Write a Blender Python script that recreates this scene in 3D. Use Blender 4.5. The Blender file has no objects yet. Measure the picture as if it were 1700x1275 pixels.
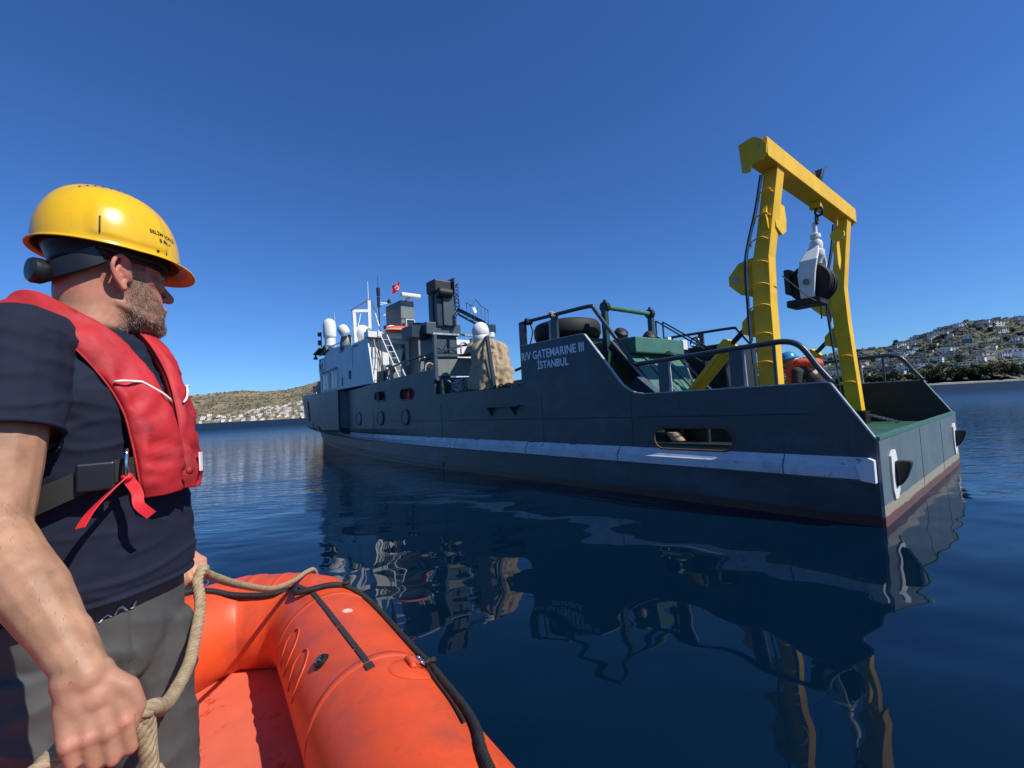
import bpy, bmesh, math, random
import numpy as np
from math import radians as RAD, pi, sin, cos
from mathutils import Vector, Matrix, noise, geometry
SC = bpy.context.scene
COL = SC.collection
rnd = random.Random(7)

# ------------------------------------------------------------------ camera
cam = bpy.data.cameras.new('camera'); camo = bpy.data.objects.new('camera', cam); COL.objects.link(camo)
cam.sensor_width = 36.0; cam.lens = 36.0*760/1700; cam.clip_start = 0.05; cam.clip_end = 20000
camo.matrix_world = Matrix.Translation((0, 0, 1.5)) @ Matrix.Rotation(pi/2+RAD(2.75), 4, 'X') @ Matrix.Rotation(RAD(-3.05), 4, 'Z')
SC.camera = camo
# ------------------------------------------------------------------ light
SUN_AZ, SUN_EL = RAD(-28), RAD(47)          # from +X, counter-clockwise
w = bpy.data.worlds.new('World'); SC.world = w; w.use_nodes = True
nt = w.node_tree; bg = nt.nodes['Background']
sky = nt.nodes.new('ShaderNodeTexSky'); sky.sky_type = 'NISHITA'; sky.sun_disc = False
sky.sun_elevation = SUN_EL; sky.sun_rotation = pi/2 - SUN_AZ
sky.air_density = 1.0; sky.dust_density = 0.0; sky.ozone_density = 1.8; sky.altitude = 0
grade = nt.nodes.new('ShaderNodeMix'); grade.data_type = 'RGBA'; grade.blend_type = 'MULTIPLY'; grade.inputs[0].default_value = 1
grade.inputs[7].default_value = (.45, .83, 1.44, 1); nt.links.new(sky.outputs[0], grade.inputs[6]); nt.links.new(grade.outputs[2], bg.inputs[0]); bg.inputs[1].default_value = 0.080
sl = bpy.data.lights.new('sun', 'SUN'); sl.energy = 5.0; sl.angle = RAD(0.5); sl.color = (1, .95, .87)
so = bpy.data.objects.new('sun', sl); COL.objects.link(so)
sd = Vector((cos(SUN_AZ)*cos(SUN_EL), sin(SUN_AZ)*cos(SUN_EL), sin(SUN_EL)))
so.rotation_euler = sd.to_track_quat('Z', 'Y').to_euler(); so.location = (0, 0, 50)
SC.view_settings.view_transform = 'Standard'; SC.view_settings.look = 'None'
SC.view_settings.exposure = 0.14; SC.view_settings.gamma = 1.0; SC.view_settings.use_curve_mapping = False

# ------------------------------------------------------------------ materials
def lin(h):
    h = h.lstrip('#'); c = [int(h[i:i+2], 16)/255 for i in (0, 2, 4)]
    return tuple(((x+.055)/1.055)**2.4 if x > .04 else x/12.92 for x in c)
def mat(name, col, rough=.5, metal=0., var=.0, vscale=3., col2=None, bump=0., bscale=40., spec=.5, coat=0., stretch=(1, 1, 1), detail=6., bdist=.01, sss=0., lo=.35, hi=.7):
    m = bpy.data.materials.new(name); m.use_nodes = True
    n = m.node_tree.nodes; L = m.node_tree.links; b = n['Principled BSDF']
    b.inputs['Base Color'].default_value = (*col, 1); b.inputs['Roughness'].default_value = rough
    b.inputs['Metallic'].default_value = metal; b.inputs['Specular IOR Level'].default_value = spec
    b.inputs['Coat Weight'].default_value = coat
    if sss: b.inputs['Subsurface Weight'].default_value = sss; b.inputs['Subsurface Scale'].default_value = .008; b.inputs['Subsurface Radius'].default_value = (1, .35, .2)
    tc = n.new('ShaderNodeTexCoord'); mp = n.new('ShaderNodeMapping'); mp.inputs['Scale'].default_value = stretch
    L.new(tc.outputs['Object'], mp.inputs[0])
    if col2 is not None or var:
        t = n.new('ShaderNodeTexNoise'); t.inputs['Scale'].default_value = vscale; t.inputs['Detail'].default_value = detail; t.inputs['Roughness'].default_value = .65
        L.new(mp.outputs[0], t.inputs['Vector'])
        r = n.new('ShaderNodeMapRange'); r.inputs[1].default_value = lo; r.inputs[2].default_value = hi
        L.new(t.outputs['Fac'], r.inputs[0])
        mx = n.new('ShaderNodeMix'); mx.data_type = 'RGBA'
        mx.inputs[6].default_value = (*col, 1)
        mx.inputs[7].default_value = (*(col2 if col2 is not None else [c*(1-var) for c in col]), 1)
        L.new(r.outputs[0], mx.inputs[0]); L.new(mx.outputs[2], b.inputs['Base Color'])
        m['mix'] = mx.name
    if bump:
        t2 = n.new('ShaderNodeTexNoise'); t2.inputs['Scale'].default_value = bscale; t2.inputs['Detail'].default_value = 4
        L.new(mp.outputs[0], t2.inputs['Vector'])
        bp = n.new('ShaderNodeBump'); bp.inputs['Strength'].default_value = bump; bp.inputs['Distance'].default_value = bdist
        L.new(t2.outputs['Fac'], bp.inputs['Height']); L.new(bp.outputs[0], b.inputs['Normal'])
    return m
def layer(m, col, fac_fn):
    """mix another colour over the present base colour; fac_fn(nodes, links, objcoord) -> socket"""
    n = m.node_tree.nodes; L = m.node_tree.links; b = n['Principled BSDF']
    tc = n.new('ShaderNodeTexCoord'); s = fac_fn(n, L, tc.outputs['Object'])
    mx = n.new('ShaderNodeMix'); mx.data_type = 'RGBA'
    inp = b.inputs['Base Color']
    if inp.is_linked: L.new(inp.links[0].from_socket, mx.inputs[6])
    else: mx.inputs[6].default_value = inp.default_value
    mx.inputs[7].default_value = (*col, 1); L.new(s, mx.inputs[0]); L.new(mx.outputs[2], inp)
def zmask(z0, z1, wob=.02, below=True, wscale=3.):
    def f(n, L, co):
        sp = n.new('ShaderNodeSeparateXYZ'); L.new(co, sp.inputs[0])
        t = n.new('ShaderNodeTexNoise'); t.inputs['Scale'].default_value = wscale; L.new(co, t.inputs['Vector'])
        a = n.new('ShaderNodeMath'); a.operation = 'MULTIPLY_ADD'; a.inputs[1].default_value = wob*2; L.new(t.outputs['Fac'], a.inputs[0]); L.new(sp.outputs['Z'], a.inputs[2])
        r = n.new('ShaderNodeMapRange'); r.inputs[1].default_value = z0; r.inputs[2].default_value = z1
        if below: r.inputs[3].default_value = 1; r.inputs[4].default_value = 0
        L.new(a.outputs[0], r.inputs[0]); return r.outputs[0]
    return f
def nmask(scale, lo, hi, stretch=(1, 1, 1), amt=1., detail=8., zr=None):
    def f(n, L, co):
        mp = n.new('ShaderNodeMapping'); mp.inputs['Scale'].default_value = stretch; L.new(co, mp.inputs[0])
        t = n.new('ShaderNodeTexNoise'); t.inputs['Scale'].default_value = scale; t.inputs['Detail'].default_value = detail; t.inputs['Roughness'].default_value = .7
        L.new(mp.outputs[0], t.inputs['Vector'])
        r = n.new('ShaderNodeMapRange'); r.inputs[1].default_value = lo; r.inputs[2].default_value = hi; r.inputs[4].default_value = amt
        L.new(t.outputs['Fac'], r.inputs[0]); return r.outputs[0]
    return f

# ------------------------------------------------------------------ mesh builder
class MB:
    def __init__(s): s.v = []; s.f = []; s.m = []; s.mi = 0
    def add(s, vs, fs):
        o = len(s.v); s.v += [tuple(map(float, v)) for v in vs]; s.f += [tuple(i+o for i in f) for f in fs]; s.m += [s.mi]*len(fs); return s
    def box(s, c, d, R=None, bev=0):
        x, y, z = d[0]/2, d[1]/2, d[2]/2
        P = [Vector((a*x, b*y, e*z)) for a in (-1, 1) for b in (-1, 1) for e in (-1, 1)]
        if R is not None: P = [R @ p for p in P]
        return s.add([p+Vector(c) for p in P], [(0, 1, 3, 2), (4, 6, 7, 5), (0, 4, 5, 1), (2, 3, 7, 6), (0, 2, 6, 4), (1, 5, 7, 3)])
    def bar(s, p, q, w, h=None, up=(0, 0, 1)):
        h = h or w; p = Vector(p); q = Vector(q); d = (q-p); L = d.length; d.normalize(); u = Vector(up)
        if abs(d.dot(u)) > .97: u = Vector((1, 0, 0))
        a = d.cross(u).normalized(); b = a.cross(d)
        R = Matrix((d, a, b)).transposed()
        return s.box((p+q)/2, (L, w, h), R)
    def tube(s, P, r, n=8, cap=True, closed=False):
        P = [Vector(p) for p in P]; N = len(P); rs = r if hasattr(r, '__len__') else [r]*N
        T = []
        for i in range(N):
            a = P[(i-1) % N] if (closed or i > 0) else P[i]; b = P[(i+1) % N] if (closed or i < N-1) else P[i]
            T.append((b-a).normalized())
        u = Vector((0, 0, 1)) if abs(T[0].z) < .9 else Vector((1, 0, 0))
        u = (u - T[0]*u.dot(T[0])).normalized(); vs = []
        for i in range(N):
            u = (u - T[i]*u.dot(T[i])).normalized(); w_ = T[i].cross(u)
            for k in range(n):
                a = 2*pi*k/n; vs.append(P[i] + (u*cos(a)+w_*sin(a))*rs[i])
        fs = []
        for i in range(N if closed else N-1):
            j = (i+1) % N
            for k in range(n):
                fs.append((i*n+k, i*n+(k+1) % n, j*n+(k+1) % n, j*n+k))
        if cap and not closed: fs += [tuple(range(n))[::-1], tuple((N-1)*n+k for k in range(n))]
        return s.add(vs, fs)
    def cyl(s, p, q, r, n=16, r2=None): return s.tube([p, q], [r, r2 if r2 is not None else r], n)
    def lathe(s, prof, c=(0, 0, 0), ax=(0, 0, 1), n=24):
        ax = Vector(ax).normalized(); u = Vector((1, 0, 0)) if abs(ax.x) < .9 else Vector((0, 1, 0))
        u = (u-ax*u.dot(ax)).normalized(); w_ = ax.cross(u); c = Vector(c); vs = []
        for r, h in prof:
            for k in range(n):
                a = 2*pi*k/n; vs.append(c+ax*h+(u*cos(a)+w_*sin(a))*max(r, 1e-4))
        fs = [(i*n+k, i*n+(k+1) % n, (i+1)*n+(k+1) % n, (i+1)*n+k) for i in range(len(prof)-1) for k in range(n)]
        fs += [tuple(range(n))[::-1], tuple((len(prof)-1)*n+k for k in range(n))]
        return s.add(vs, fs)
    def ball(s, c, r, n=12, sc=(1, 1, 1), R=None):
        vs = []; c = Vector(c); m_ = n//2+1
        for i in range(m_+1):
            t = pi*i/m_
            for k in range(n):
                a = 2*pi*k/n; p = Vector((sin(t)*cos(a)*sc[0], sin(t)*sin(a)*sc[1], cos(t)*sc[2]))*r
                if R is not None: p = R @ p
                vs.append(c+p)
        fs = [(i*n+k, (i+1)*n+k, (i+1)*n+(k+1) % n, i*n+(k+1) % n) for i in range(m_) for k in range(n)]
        return s.add(vs, fs)
    def prism(s, poly, d, org=(0, 0, 0), ax=(1, 0, 0), ay=(0, 0, 1), an=(0, 1, 0)):
        """poly of (a, b) on axes ax, ay, thickness d along an"""
        ax, ay, an, o = Vector(ax), Vector(ay), Vector(an), Vector(org); n = len(poly)
        vs = [o+ax*a+ay*b for a, b in poly]+[o+ax*a+ay*b+an*d for a, b in poly]
        fs = [tuple(range(n))[::-1], tuple(range(n, 2*n))]+[(i, (i+1) % n, n+(i+1) % n, n+i) for i in range(n)]
        return s.add(vs, fs)
    def build(s, name, mats, parent=None, smooth=False, flip=False, bevel=0, weld=True, auto=None):
        me = bpy.data.meshes.new(name); V_ = [(x, -y, z) for x, y, z in s.v] if flip else s.v
        me.from_pydata(V_, [], s.f)
        if not isinstance(mats, (list, tuple)): mats = [mats]
        for m in mats: me.materials.append(m)
        me.polygons.foreach_set('material_index', s.m)
        bm = bmesh.new(); bm.from_mesh(me)
        if weld: bmesh.ops.remove_doubles(bm, verts=bm.verts, dist=1e-5)
        bmesh.ops.recalc_face_normals(bm, faces=bm.faces)
        bm.to_mesh(me); bm.free()
        if smooth: me.polygons.foreach_set('use_smooth', [True]*len(me.polygons))
        if smooth and auto:
            me.set_sharp_from_angle(angle=RAD(auto))
        o = bpy.data.objects.new(name, me); COL.objects.link(o); o.parent = parent
        if bevel:
            md = o.modifiers.new('bevel', 'BEVEL'); md.width = bevel; md.segments = 2; md.limit_method = 'ANGLE'; md.angle_limit = RAD(40)
        return o
def tag(o, label=None, cat=None, group=None, kind=None):
    if label: o['label'] = label
    if cat: o['category'] = cat
    if group: o['group'] = group
    if kind: o['kind'] = kind
    return o
def empty(name, loc=(0, 0, 0), rz=0):
    o = bpy.data.objects.new(name, None); COL.objects.link(o); o.location = loc; o.rotation_euler = (0, 0, rz); o.empty_display_size = .2; return o
def spline(P, k=8, closed=False):
    P = [Vector(p) for p in P]; n = len(P); out = []
    for i in range(n if closed else n-1):
        if closed: p0, p1, p2, p3 = P[(i-1) % n], P[i], P[(i+1) % n], P[(i+2) % n]
        else: p0, p1, p2, p3 = P[max(i-1, 0)], P[i], P[i+1], P[min(i+2, n-1)]
        for j in range(k):
            t = j/k; out.append(.5*((2*p1)+(p2-p0)*t+(2*p0-5*p1+4*p2-p3)*t*t+(3*p1-p0-3*p2+p3)*t**3))
    if not closed: out.append(P[-1])
    return out
def sm(x, a, b):
    t = min(max((x-a)/(b-a), 0), 1); return t*t*(3-2*t)

# ------------------------------------------------------------------ water
def make_water():
    m = bpy.data.materials.new('sea_water'); m.use_nodes = True; n = m.node_tree.nodes; L = m.node_tree.links; b = n['Principled BSDF']
    b.inputs['Base Color'].default_value = (.0006, .0078, .020, 1); b.inputs['Roughness'].default_value = .015; b.inputs['IOR'].default_value = 1.333
    tc = n.new('ShaderNodeTexCoord')
    def nz(scale, st, det, rot=0, dist=0.):
        mp = n.new('ShaderNodeMapping'); mp.inputs['Scale'].default_value = st; mp.inputs['Rotation'].default_value = (0, 0, rot)
        L.new(tc.outputs['Object'], mp.inputs[0]); t = n.new('ShaderNodeTexNoise'); t.inputs['Scale'].default_value = scale; t.inputs['Detail'].default_value = det
        t.inputs['Distortion'].default_value = dist; t.inputs['Roughness'].default_value = .5; L.new(mp.outputs[0], t.inputs['Vector']); return t.outputs['Fac']
    # distance from the calm patch in the lee of the ship
    vm = n.new('ShaderNodeVectorMath'); vm.operation = 'DISTANCE'; L.new(tc.outputs['Object'], vm.inputs[0]); vm.inputs[1].default_value = (1.5, 3.5, 0)
    calm = n.new('ShaderNodeMapRange'); calm.inputs[1].default_value = 4.; calm.inputs[2].default_value = 22.; calm.inputs[3].default_value = .0; calm.inputs[4].default_value = 1.0
    L.new(vm.outputs['Value'], calm.inputs[0])
    def mul(a, k):
        x = n.new('ShaderNodeMath'); x.operation = 'MULTIPLY'; L.new(a, x.inputs[0])
        if isinstance(k, float): x.inputs[1].default_value = k
        else: L.new(k, x.inputs[1])
        return x.outputs[0]
    def add(a, c):
        x = n.new('ShaderNodeMath'); L.new(a, x.inputs[0]); L.new(c, x.inputs[1]); return x.outputs[0]
    big = mul(nz(.42, (1, 1, 1), 1.5, .4, .3), .085)
    mid = mul(nz(1.0, (1, 1.5, 1), 1., -.5, .2), .020)
    rip = mul(mul(nz(2.6, (.7, 2.2, 1), 4., .15, .3), calm.outputs[0]), .085)
    far = n.new('ShaderNodeMapRange'); far.inputs[1].default_value = 14.; far.inputs[2].default_value = 90.; L.new(vm.outputs['Value'], far.inputs[0])
    chop = mul(mul(nz(1.1, (.7, 1.6, 1), 3., .3, .5), far.outputs[0]), .26)
    h = add(add(add(big, mid), rip), chop)
    rr = n.new('ShaderNodeMapRange'); rr.inputs[1].default_value = 14.; rr.inputs[2].default_value = 110.; rr.inputs[3].default_value = .015; rr.inputs[4].default_value = .55; L.new(vm.outputs['Value'], rr.inputs[0]); L.new(rr.outputs[0], b.inputs['Roughness'])
    bp = n.new('ShaderNodeBump'); bp.inputs['Strength'].default_value = 1.; bp.inputs['Distance'].default_value = 1.; L.new(h, bp.inputs['Height']); L.new(bp.outputs[0], b.inputs['Normal'])
    mb = MB(); S = 9000
    mb.add([(-S, -S, 0), (S, -S, 0), (S, S, 0), (-S, S, 0)], [(0, 1, 2, 3)])
    tag(mb.build('sea_water', m), kind='structure')
make_water()
# ------------------------------------------------------------------ the vessel (local: x forward from transom, second = metres from port side, z up)
BW = 5.62
M = {}
M['hull'] = mat('hull_paint_shaded', (.026, .047, .062), .42, var=.35, vscale=1.3, bump=.12, bscale=5, bdist=.03, stretch=(1, 1, .6))  # same paint as the transom, darkened here for the shaded side
layer(M['hull'], (.075, .07, .06), nmask(5., .66, .8, (1.2, 1.2, .14), .55))
layer(M['hull'], (.13, .15, .16), nmask(11., .70, .8, (1, 1, .5), .35))
layer(M['hull'], (.045, .075, .095), nmask(.9, .48, .62, (1, 1, 1.6), .8)); layer(M['hull'], (.09, .10, .10), nmask(3.2, .62, .75, (2.5, 2.5, .10), .45)); layer(M['hull'], (.10, .045, .02), nmask(7., .72, .80, (1.6, 1.6, .12), .6))
layer(M['hull'], (.05, .016, .010), zmask(.13, .16, .03))
M['transom'] = mat('transom_paint_sunlit', (.115, .155, .175), .48, var=.2, vscale=2., bump=.1, bscale=5, bdist=.02)  # the hull's own paint made lighter because the stern faces the sun
layer(M['transom'], (.2, .2, .18), nmask(6., .62, .8, (1, 1, .2), .5)); layer(M['transom'], (.20, .11, .06), nmask(5., .68, .78, (2, 2, .12), .55)); layer(M['transom'], (.07, .10, .12), nmask(2.2, .5, .66, amt=.6))
layer(M['transom'], (.30, .27, .20), zmask(.235, .245, .015))
layer(M['transom'], (.13, .062, .046), zmask(.13, .145, .03))
M['white'] = mat('white_paint', (.74, .74, .72), .45, var=.12, vscale=4)
layer(M['white'], (.35, .25, .16), nmask(7., .68, .85, (1, 1, .2), .5))
M['rail'] = mat('rub_rail_paint', (.58, .62, .66), .5, var=.25, vscale=3)
layer(M['rail'], (.05, .07, .08), nmask(9., .58, .68, (1, 1, 2.), .9))
layer(M['rail'], (.13, .14, .08), nmask(2.2, .58, .75, (1, 1, .6), .6))
M['strake'] = mat('strake_paint', (.14, .16, .16), .6, var=.3, vscale=5)
M['navy'] = mat('navy_steel', (.022, .035, .05), .4, var=.3, vscale=5)
M['navy2'] = mat('blue_grey_steel', (.055, .085, .11), .45, var=.25, vscale=4)
M['pipe'] = mat('rail_paint', (.03, .045, .06), .35, var=.2, vscale=8)
M['edge'] = mat('pale_lit_edge_paint', (.42, .47, .50), .5, var=.5, vscale=9)  # pale tone that paints sunlit edges on bulwark caps and stair frame
M['deck'] = mat('green_deck', (.025, .11, .065), .5, var=.4, vscale=2.5)
M['green'] = mat('green_machinery', (.055, .165, .125), .5, var=.3, vscale=4)
M['dgreen'] = mat('dark_green_steel', (.018, .06, .045), .45, var=.3, vscale=6)
M['dark'] = mat('dark_rubber', (.012, .012, .013), .7, var=.4, vscale=9)
M['black'] = mat('black_paint', (.01, .011, .012), .5)
M['inner'] = mat('inner_plating', (.012, .022, .022), .6, var=.4, vscale=2)
M['yellow'] = mat('yellow_paint', (.84, .50, .030), .55, spec=.25, var=.22, vscale=2.5, bump=.08, bscale=18)
layer(M['yellow'], (.30, .17, .04), nmask(8., .66, .82, (1, 1, .3), .7))
M['grey'] = mat('grey_casing', (.17, .20, .19), .5, var=.15, vscale=4)
M['steel'] = mat('bare_steel', (.42, .42, .40), .4, .6, var=.3, vscale=8)
M['glass'] = mat('window_glass', (.02, .035, .04), .08, spec=.8)
M['glass2'] = mat('curtained_glass', (.10, .16, .16), .15)
M['orange'] = mat('orange_canvas', (.72, .10, .025), .6, var=.2, vscale=6)
M['tarp'] = mat('beige_tarpaulin', (.43, .33, .21), .85, var=.25, vscale=5, bump=.3, bscale=12, bdist=.02)
M['hose'] = mat('black_hose', (.012, .012, .014), .5)
M['lwall'] = mat('shaded_white_paint', (.56, .65, .70), .5, var=.12, vscale=2, stretch=(1, 1, .5))  # white cabin paint with the bluish shade of this side put in
layer(M['lwall'], (.12, .14, .14), nmask(6., .66, .8, (1, 1, .15), .5))
M['letters'] = mat('pale_lettering', (.85, .87, .9), .5)
M['red'] = mat('red_paint', (.55, .02, .02), .4)
M['rust'] = mat('rusty_steel', (.16, .08, .04), .8, col2=(.05, .04, .035), vscale=6)

TH = RAD(130.)
ship = empty('research_vessel', (3.8646, 4.9450, 0), TH)
tag(ship, 'long dark blue research ship with a yellow stern gantry lying across the bay', 'ship')
def S(mb, name, m, parent='ship', **k):
    return mb.build(name, m, ship if parent == 'ship' else parent, flip=True, **k)

# side plate plan deformation
def gside(u, z):
    lo = 0.
    if u > 9: lo = 2.81*min((u-9)/((27.3+z*1.0)-9), 1)**1.7
    up = 0.
    if u <= 16.4: up = .30*max(0, (u-12.5)/3.9)**2
    elif u > 18.6: up = 2.81*min((u-18.6)/((27.3+z)-18.6), 1)**1.75
    t = sm(z, .55, 1.0)
    return lo*(1-t)+up*t if u > 9 else 0.
TOP = [(0, .93), (.37, 1.56), (.42, 1.575), (2.85, 1.575), (2.99, 1.60), (3.10, 1.65), (3.23, 1.74), (3.54, 2.14), (3.97, 2.68), (4.05, 2.70), (5.70, 2.70), (5.70, 1.90), (9.15, 1.90), (9.15, 2.58), (13.1, 2.49), (18.5, 2.46), (24, 2.60), (27.3+2.9, 2.95)]
def stadium(cx, cz, w, h, n=8):
    r = h/2; P = []
    for i in range(n+1): a = -pi/2+pi*i/n; P.append((cx+w/2-r+r*cos(a), cz+r*sin(a)))
    for i in range(n+1): a = pi/2+pi*i/n; P.append((cx-w/2+r+r*cos(a), cz+r*sin(a)))
    return P
HOLES = [stadium(2.11, .90, 1.2, .32), stadium(12.6, 2.03, .8, .30), stadium(10.75, 2.0, .85, .32)]
def side_plate(sgn, holes, top, mats, name):
    ZB = -.9
    out = [(0, ZB)]+top+[(30.2, .8), (27.3+ZB, ZB)]
    bound = [Vector(p) for p in out]; V_ = list(bound); E_ = [(i, (i+1) % len(bound)) for i in range(len(bound))]
    for h in holes:
        o = len(V_); V_ += [Vector(p) for p in h]; E_ += [(o+i, o+(i+1) % len(h)) for i in range(len(h))]
    def inside(p, poly):
        c = False; n = len(poly)
        for i in range(n):
            x1, y1 = poly[i]; x2, y2 = poly[i-1]
            if (y1 > p[1]) != (y2 > p[1]) and p[0] < (x2-x1)*(p[1]-y1)/(y2-y1)+x1: c = not c
        return c
    u = .31
    while u < 30.3:
        for z in (-.5, 0, .25, .55, .66, .77, .88, 1.0, 1.25, 1.7, 2.1, 2.4):
            p = (u, z)
            if inside(p, out) and not any(inside(p, h) or min((Vector(q)-Vector(p)).length for q in h) < .06 for h in holes) and min((Vector(q)-Vector(p)).length for q in out) > .08: V_.append(Vector(p))
        u += .33
    r = geometry.delaunay_2d_cdt(V_, E_, [], 0, 1e-5); vv, ff = r[0], r[2]
    keep = [f for f in ff if inside(sum((vv[i] for i in f), Vector((0, 0)))/3, out) and not any(inside(sum((vv[i] for i in f), Vector((0, 0)))/3, h) for h in holes)]
    mb = MB()
    def pos(p, th):
        g = gside(p[0], p[1])+th
        g = min(g, 2.81)
        return (p[0], g if sgn > 0 else BW-g, p[1])
    # clamp to stem line
    def cl(p): return (min(p[0], 27.3+p[1]*1.0), p[1])
    P0 = [pos(cl(p), 0) for p in vv]; P1 = [pos(cl(p), .03) for p in vv]; n = len(vv)
    mb.add(P0+P1, [])
    mb.f += [tuple(f) for f in keep]+[tuple(i+n for i in reversed(f)) for f in keep]; mb.m += [0]*len(keep)+[1]*len(keep)
    cnt = {}
    for f in keep:
        for i in range(3):
            e = (f[i], f[(i+1) % 3]); cnt[tuple(sorted(e))] = cnt.get(tuple(sorted(e)), 0)+1
    for (a, b_), c in cnt.items():
        if c == 1: mb.f.append((a, b_, b_+n, a+n)); mb.m.append(0)
    return S(mb, name, mats)
side_plate(1, HOLES, TOP, [M['hull'], M['inner']], 'hull_side')
side_plate(-1, [stadium(2.11, .90, 1.2, .32)], TOP, [M['hull'], M['inner']], 'hull_side')
# forward block proud of the side (step at 16.4)
mb = MB(); vs = []
us = [16.4+.15*i for i in range(15)]
for u in us:
    for z in (.93, 1.5, 2.0, 2.475): vs.append((u, min(0, 0)-.005, z))
fs = [(i*4+k, i*4+k+1, (i+1)*4+k+1, (i+1)*4+k) for i in range(14) for k in range(3)]
o = len(vs); vs += [(16.4, .32, .93), (16.4, .32, 2.475), (18.5, .32, 2.475)]
fs += [(0, o, o+1, 3), (3, o+1, o+2, 14*4+3)]
mb.add(vs, fs); S(mb, 'hull_block', M['hull'])
# transom
mb = MB(); mb.box((-.012, BW/2, .0), (.03, BW+.004, 1.86)); S(mb, 'transom', M['transom'])
mb = MB(); mb.box((.0, BW/2, .945), (.07, BW, .035)); S(mb, 'transom_cap', M['green'])
for v in (2.2, 3.9):
    mb = MB(); mb.box((-.029, v, .5), (.006, .018, .8)); S(mb, 'weld_seam', M['transom'])
# decks
mb = MB(); mb.box((4.55, BW/2, .77), (9.08, BW-.08, .06)); S(mb, 'aft_deck', M['deck'])
mb = MB(); mb.box((13.0, BW/2, 1.42), (7.7, BW-.72, .06)); mb.box((9.12, BW/2, 1.1), (.06, BW-.1, .6)); S(mb, 'main_deck', M['dgreen'])
mb = MB(); vs = []
for i in range(14):
    u = 16.9+i*.98; g = min(gside(u, 2.2)+.06, 2.78); vs += [(u, g, 2.1), (u, BW-g, 2.1)]
mb.add(vs, [(i*2, i*2+1, i*2+3, i*2+2) for i in range(13)]); S(mb, 'fore_deck', M['dgreen'])
# rub rail, strake, cap rails
def strip(name, m, u0, u1, z0f, h, w, off=0., n=60, sgn=1, prof=None):
    mb = MB(); vs = []
    prof = prof or [(-.0, 0), (w, .12), (w, .55), (w*.75, .6), (0, 1.0)]
    k = len(prof)
    for i in range(n+1):
        u = u0+(u1-u0)*i/n; z0 = z0f(u)
        for (o_, t) in prof:
            z = z0+h*t; g = min(gside(u, z if name == 'rub_rail' else z0), 2.81)-o_-off
            vs.append((u, g if sgn > 0 else BW-g, z))
    fs = [(i*k+j, i*k+(j+1) % k, (i+1)*k+(j+1) % k, (i+1)*k+j) for i in range(n) for j in range(k)]
    fs += [tuple(range(k)), tuple(n*k+j for j in range(k))]
    mb.add(vs, fs); return S(mb, name, m)
for sg in (1, -1):
    strip('rub_rail', M['rail'], .04, 27.9, lambda u: .475+.006*u, .26, .085, sgn=sg)
    strip('lower_strake', M['strake'], 8.9, 27.0, lambda u: .045+.0035*(u-9)**1.0, .14, .03, sgn=sg, prof=[(0, 0), (.03, .15), (.03, .85), (0, 1.)])
for u in (.9, 3.35, 5.6, 8.2, 11.5, 14.9):
    mb = MB(); z = .475+.006*u; g = gside(u, z); mb.prism([(-.0, 0), (.089, .02), (.089, .145), (.0, .262)], .012, (u, g, z), (0, -1, 0), (0, 0, 1), (1, 0, 0)); S(mb, 'rail_joint', M['strake'])
for sg in (1, -1):
    mb = MB(); P = [(p[0], (.015+gside(p[0], p[1])) if sg > 0 else BW-.015-gside(p[0], p[1]), p[1]+.008) for p in TOP[:11]]
    for a, b_ in zip(P, P[1:]): mb.bar(a, b_, .055, .016, up=(0, 1, 0) if abs(a[0]-b_[0]) < .01 else (0, 0, 1))
    S(mb, 'bulwark_cap', M['edge'])  # edge highlight is put into the pale cap colour
for h in HOLES:
    mb = MB(); mb.tube([(p[0], -.004+gside(p[0], p[1]), p[1]) for p in h], .018, 6, closed=True); S(mb, 'fairlead_rim', M['hull'] if h[0][0] > 5 else M['rust'], smooth=True)
for z in (1.22, 1.95):
    for u0, u1 in ((.6, 5.1), (5.2, 8.8), (8.95, 13.1)):
        if z > 1.8 and (u0 < 3 or 5 < u0 < 9): continue
        mb = MB(); P = [(u0+(u1-u0)*i/10, gside(u0+(u1-u0)*i/10, z)-.001, z+.004*sin(i*2.)) for i in range(11)]; mb.tube(P, .0055, 5); S(mb, 'weld_seam', M['hull'])
mb = MB(); mb.box((11.4, .62, 1.95), (4.0, .06, 1.0)); S(mb, 'hole_dark_backing', M['black'])  # black sheet added so the forward fairlead holes look dark inside
mb = MB(); mb.box((10.93, .17, 1.98), (.20, .10, .30)); mb.box((10.93, .17, 2.10), (.30, .10, .05)); S(mb, 'red_hose_box', M['red'])
mb = MB(); mb.box((13.0, .42, 2.0), (1.3, .04, .9)); mb.cyl((12.85, .36, 1.8), (12.85, .36, 2.3), .04, 10); S(mb, 'hole_dark_plate_pipe', M['navy'])  # navy plate added to darken the foremost hole, with a pipe before it
for k_ in range(7):
    mb = MB(); u_ = (1.0, 2.9, 4.4, 5.5, 7.4, 9.6, 12.0)[k_]; z_ = .80; mb.box((u_, gside(u_, z_)-.003, z_), (.16, .008, .10)); S(mb, 'hull_doubler', M['hull'])
# port-hole doublers
for u in (14.58, 12.58, 10.88):
    g = gside(u, 1.34); mb = MB(); mb.lathe([(.20, .0), (.235, -.012), (.235, -.035), (.20, -.045), (.185, -.03), (0, -.03)], (u, g, 1.34), (0, 1, 0), 28); S(mb, 'porthole', M['navy2'], smooth=True, auto=40)
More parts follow.
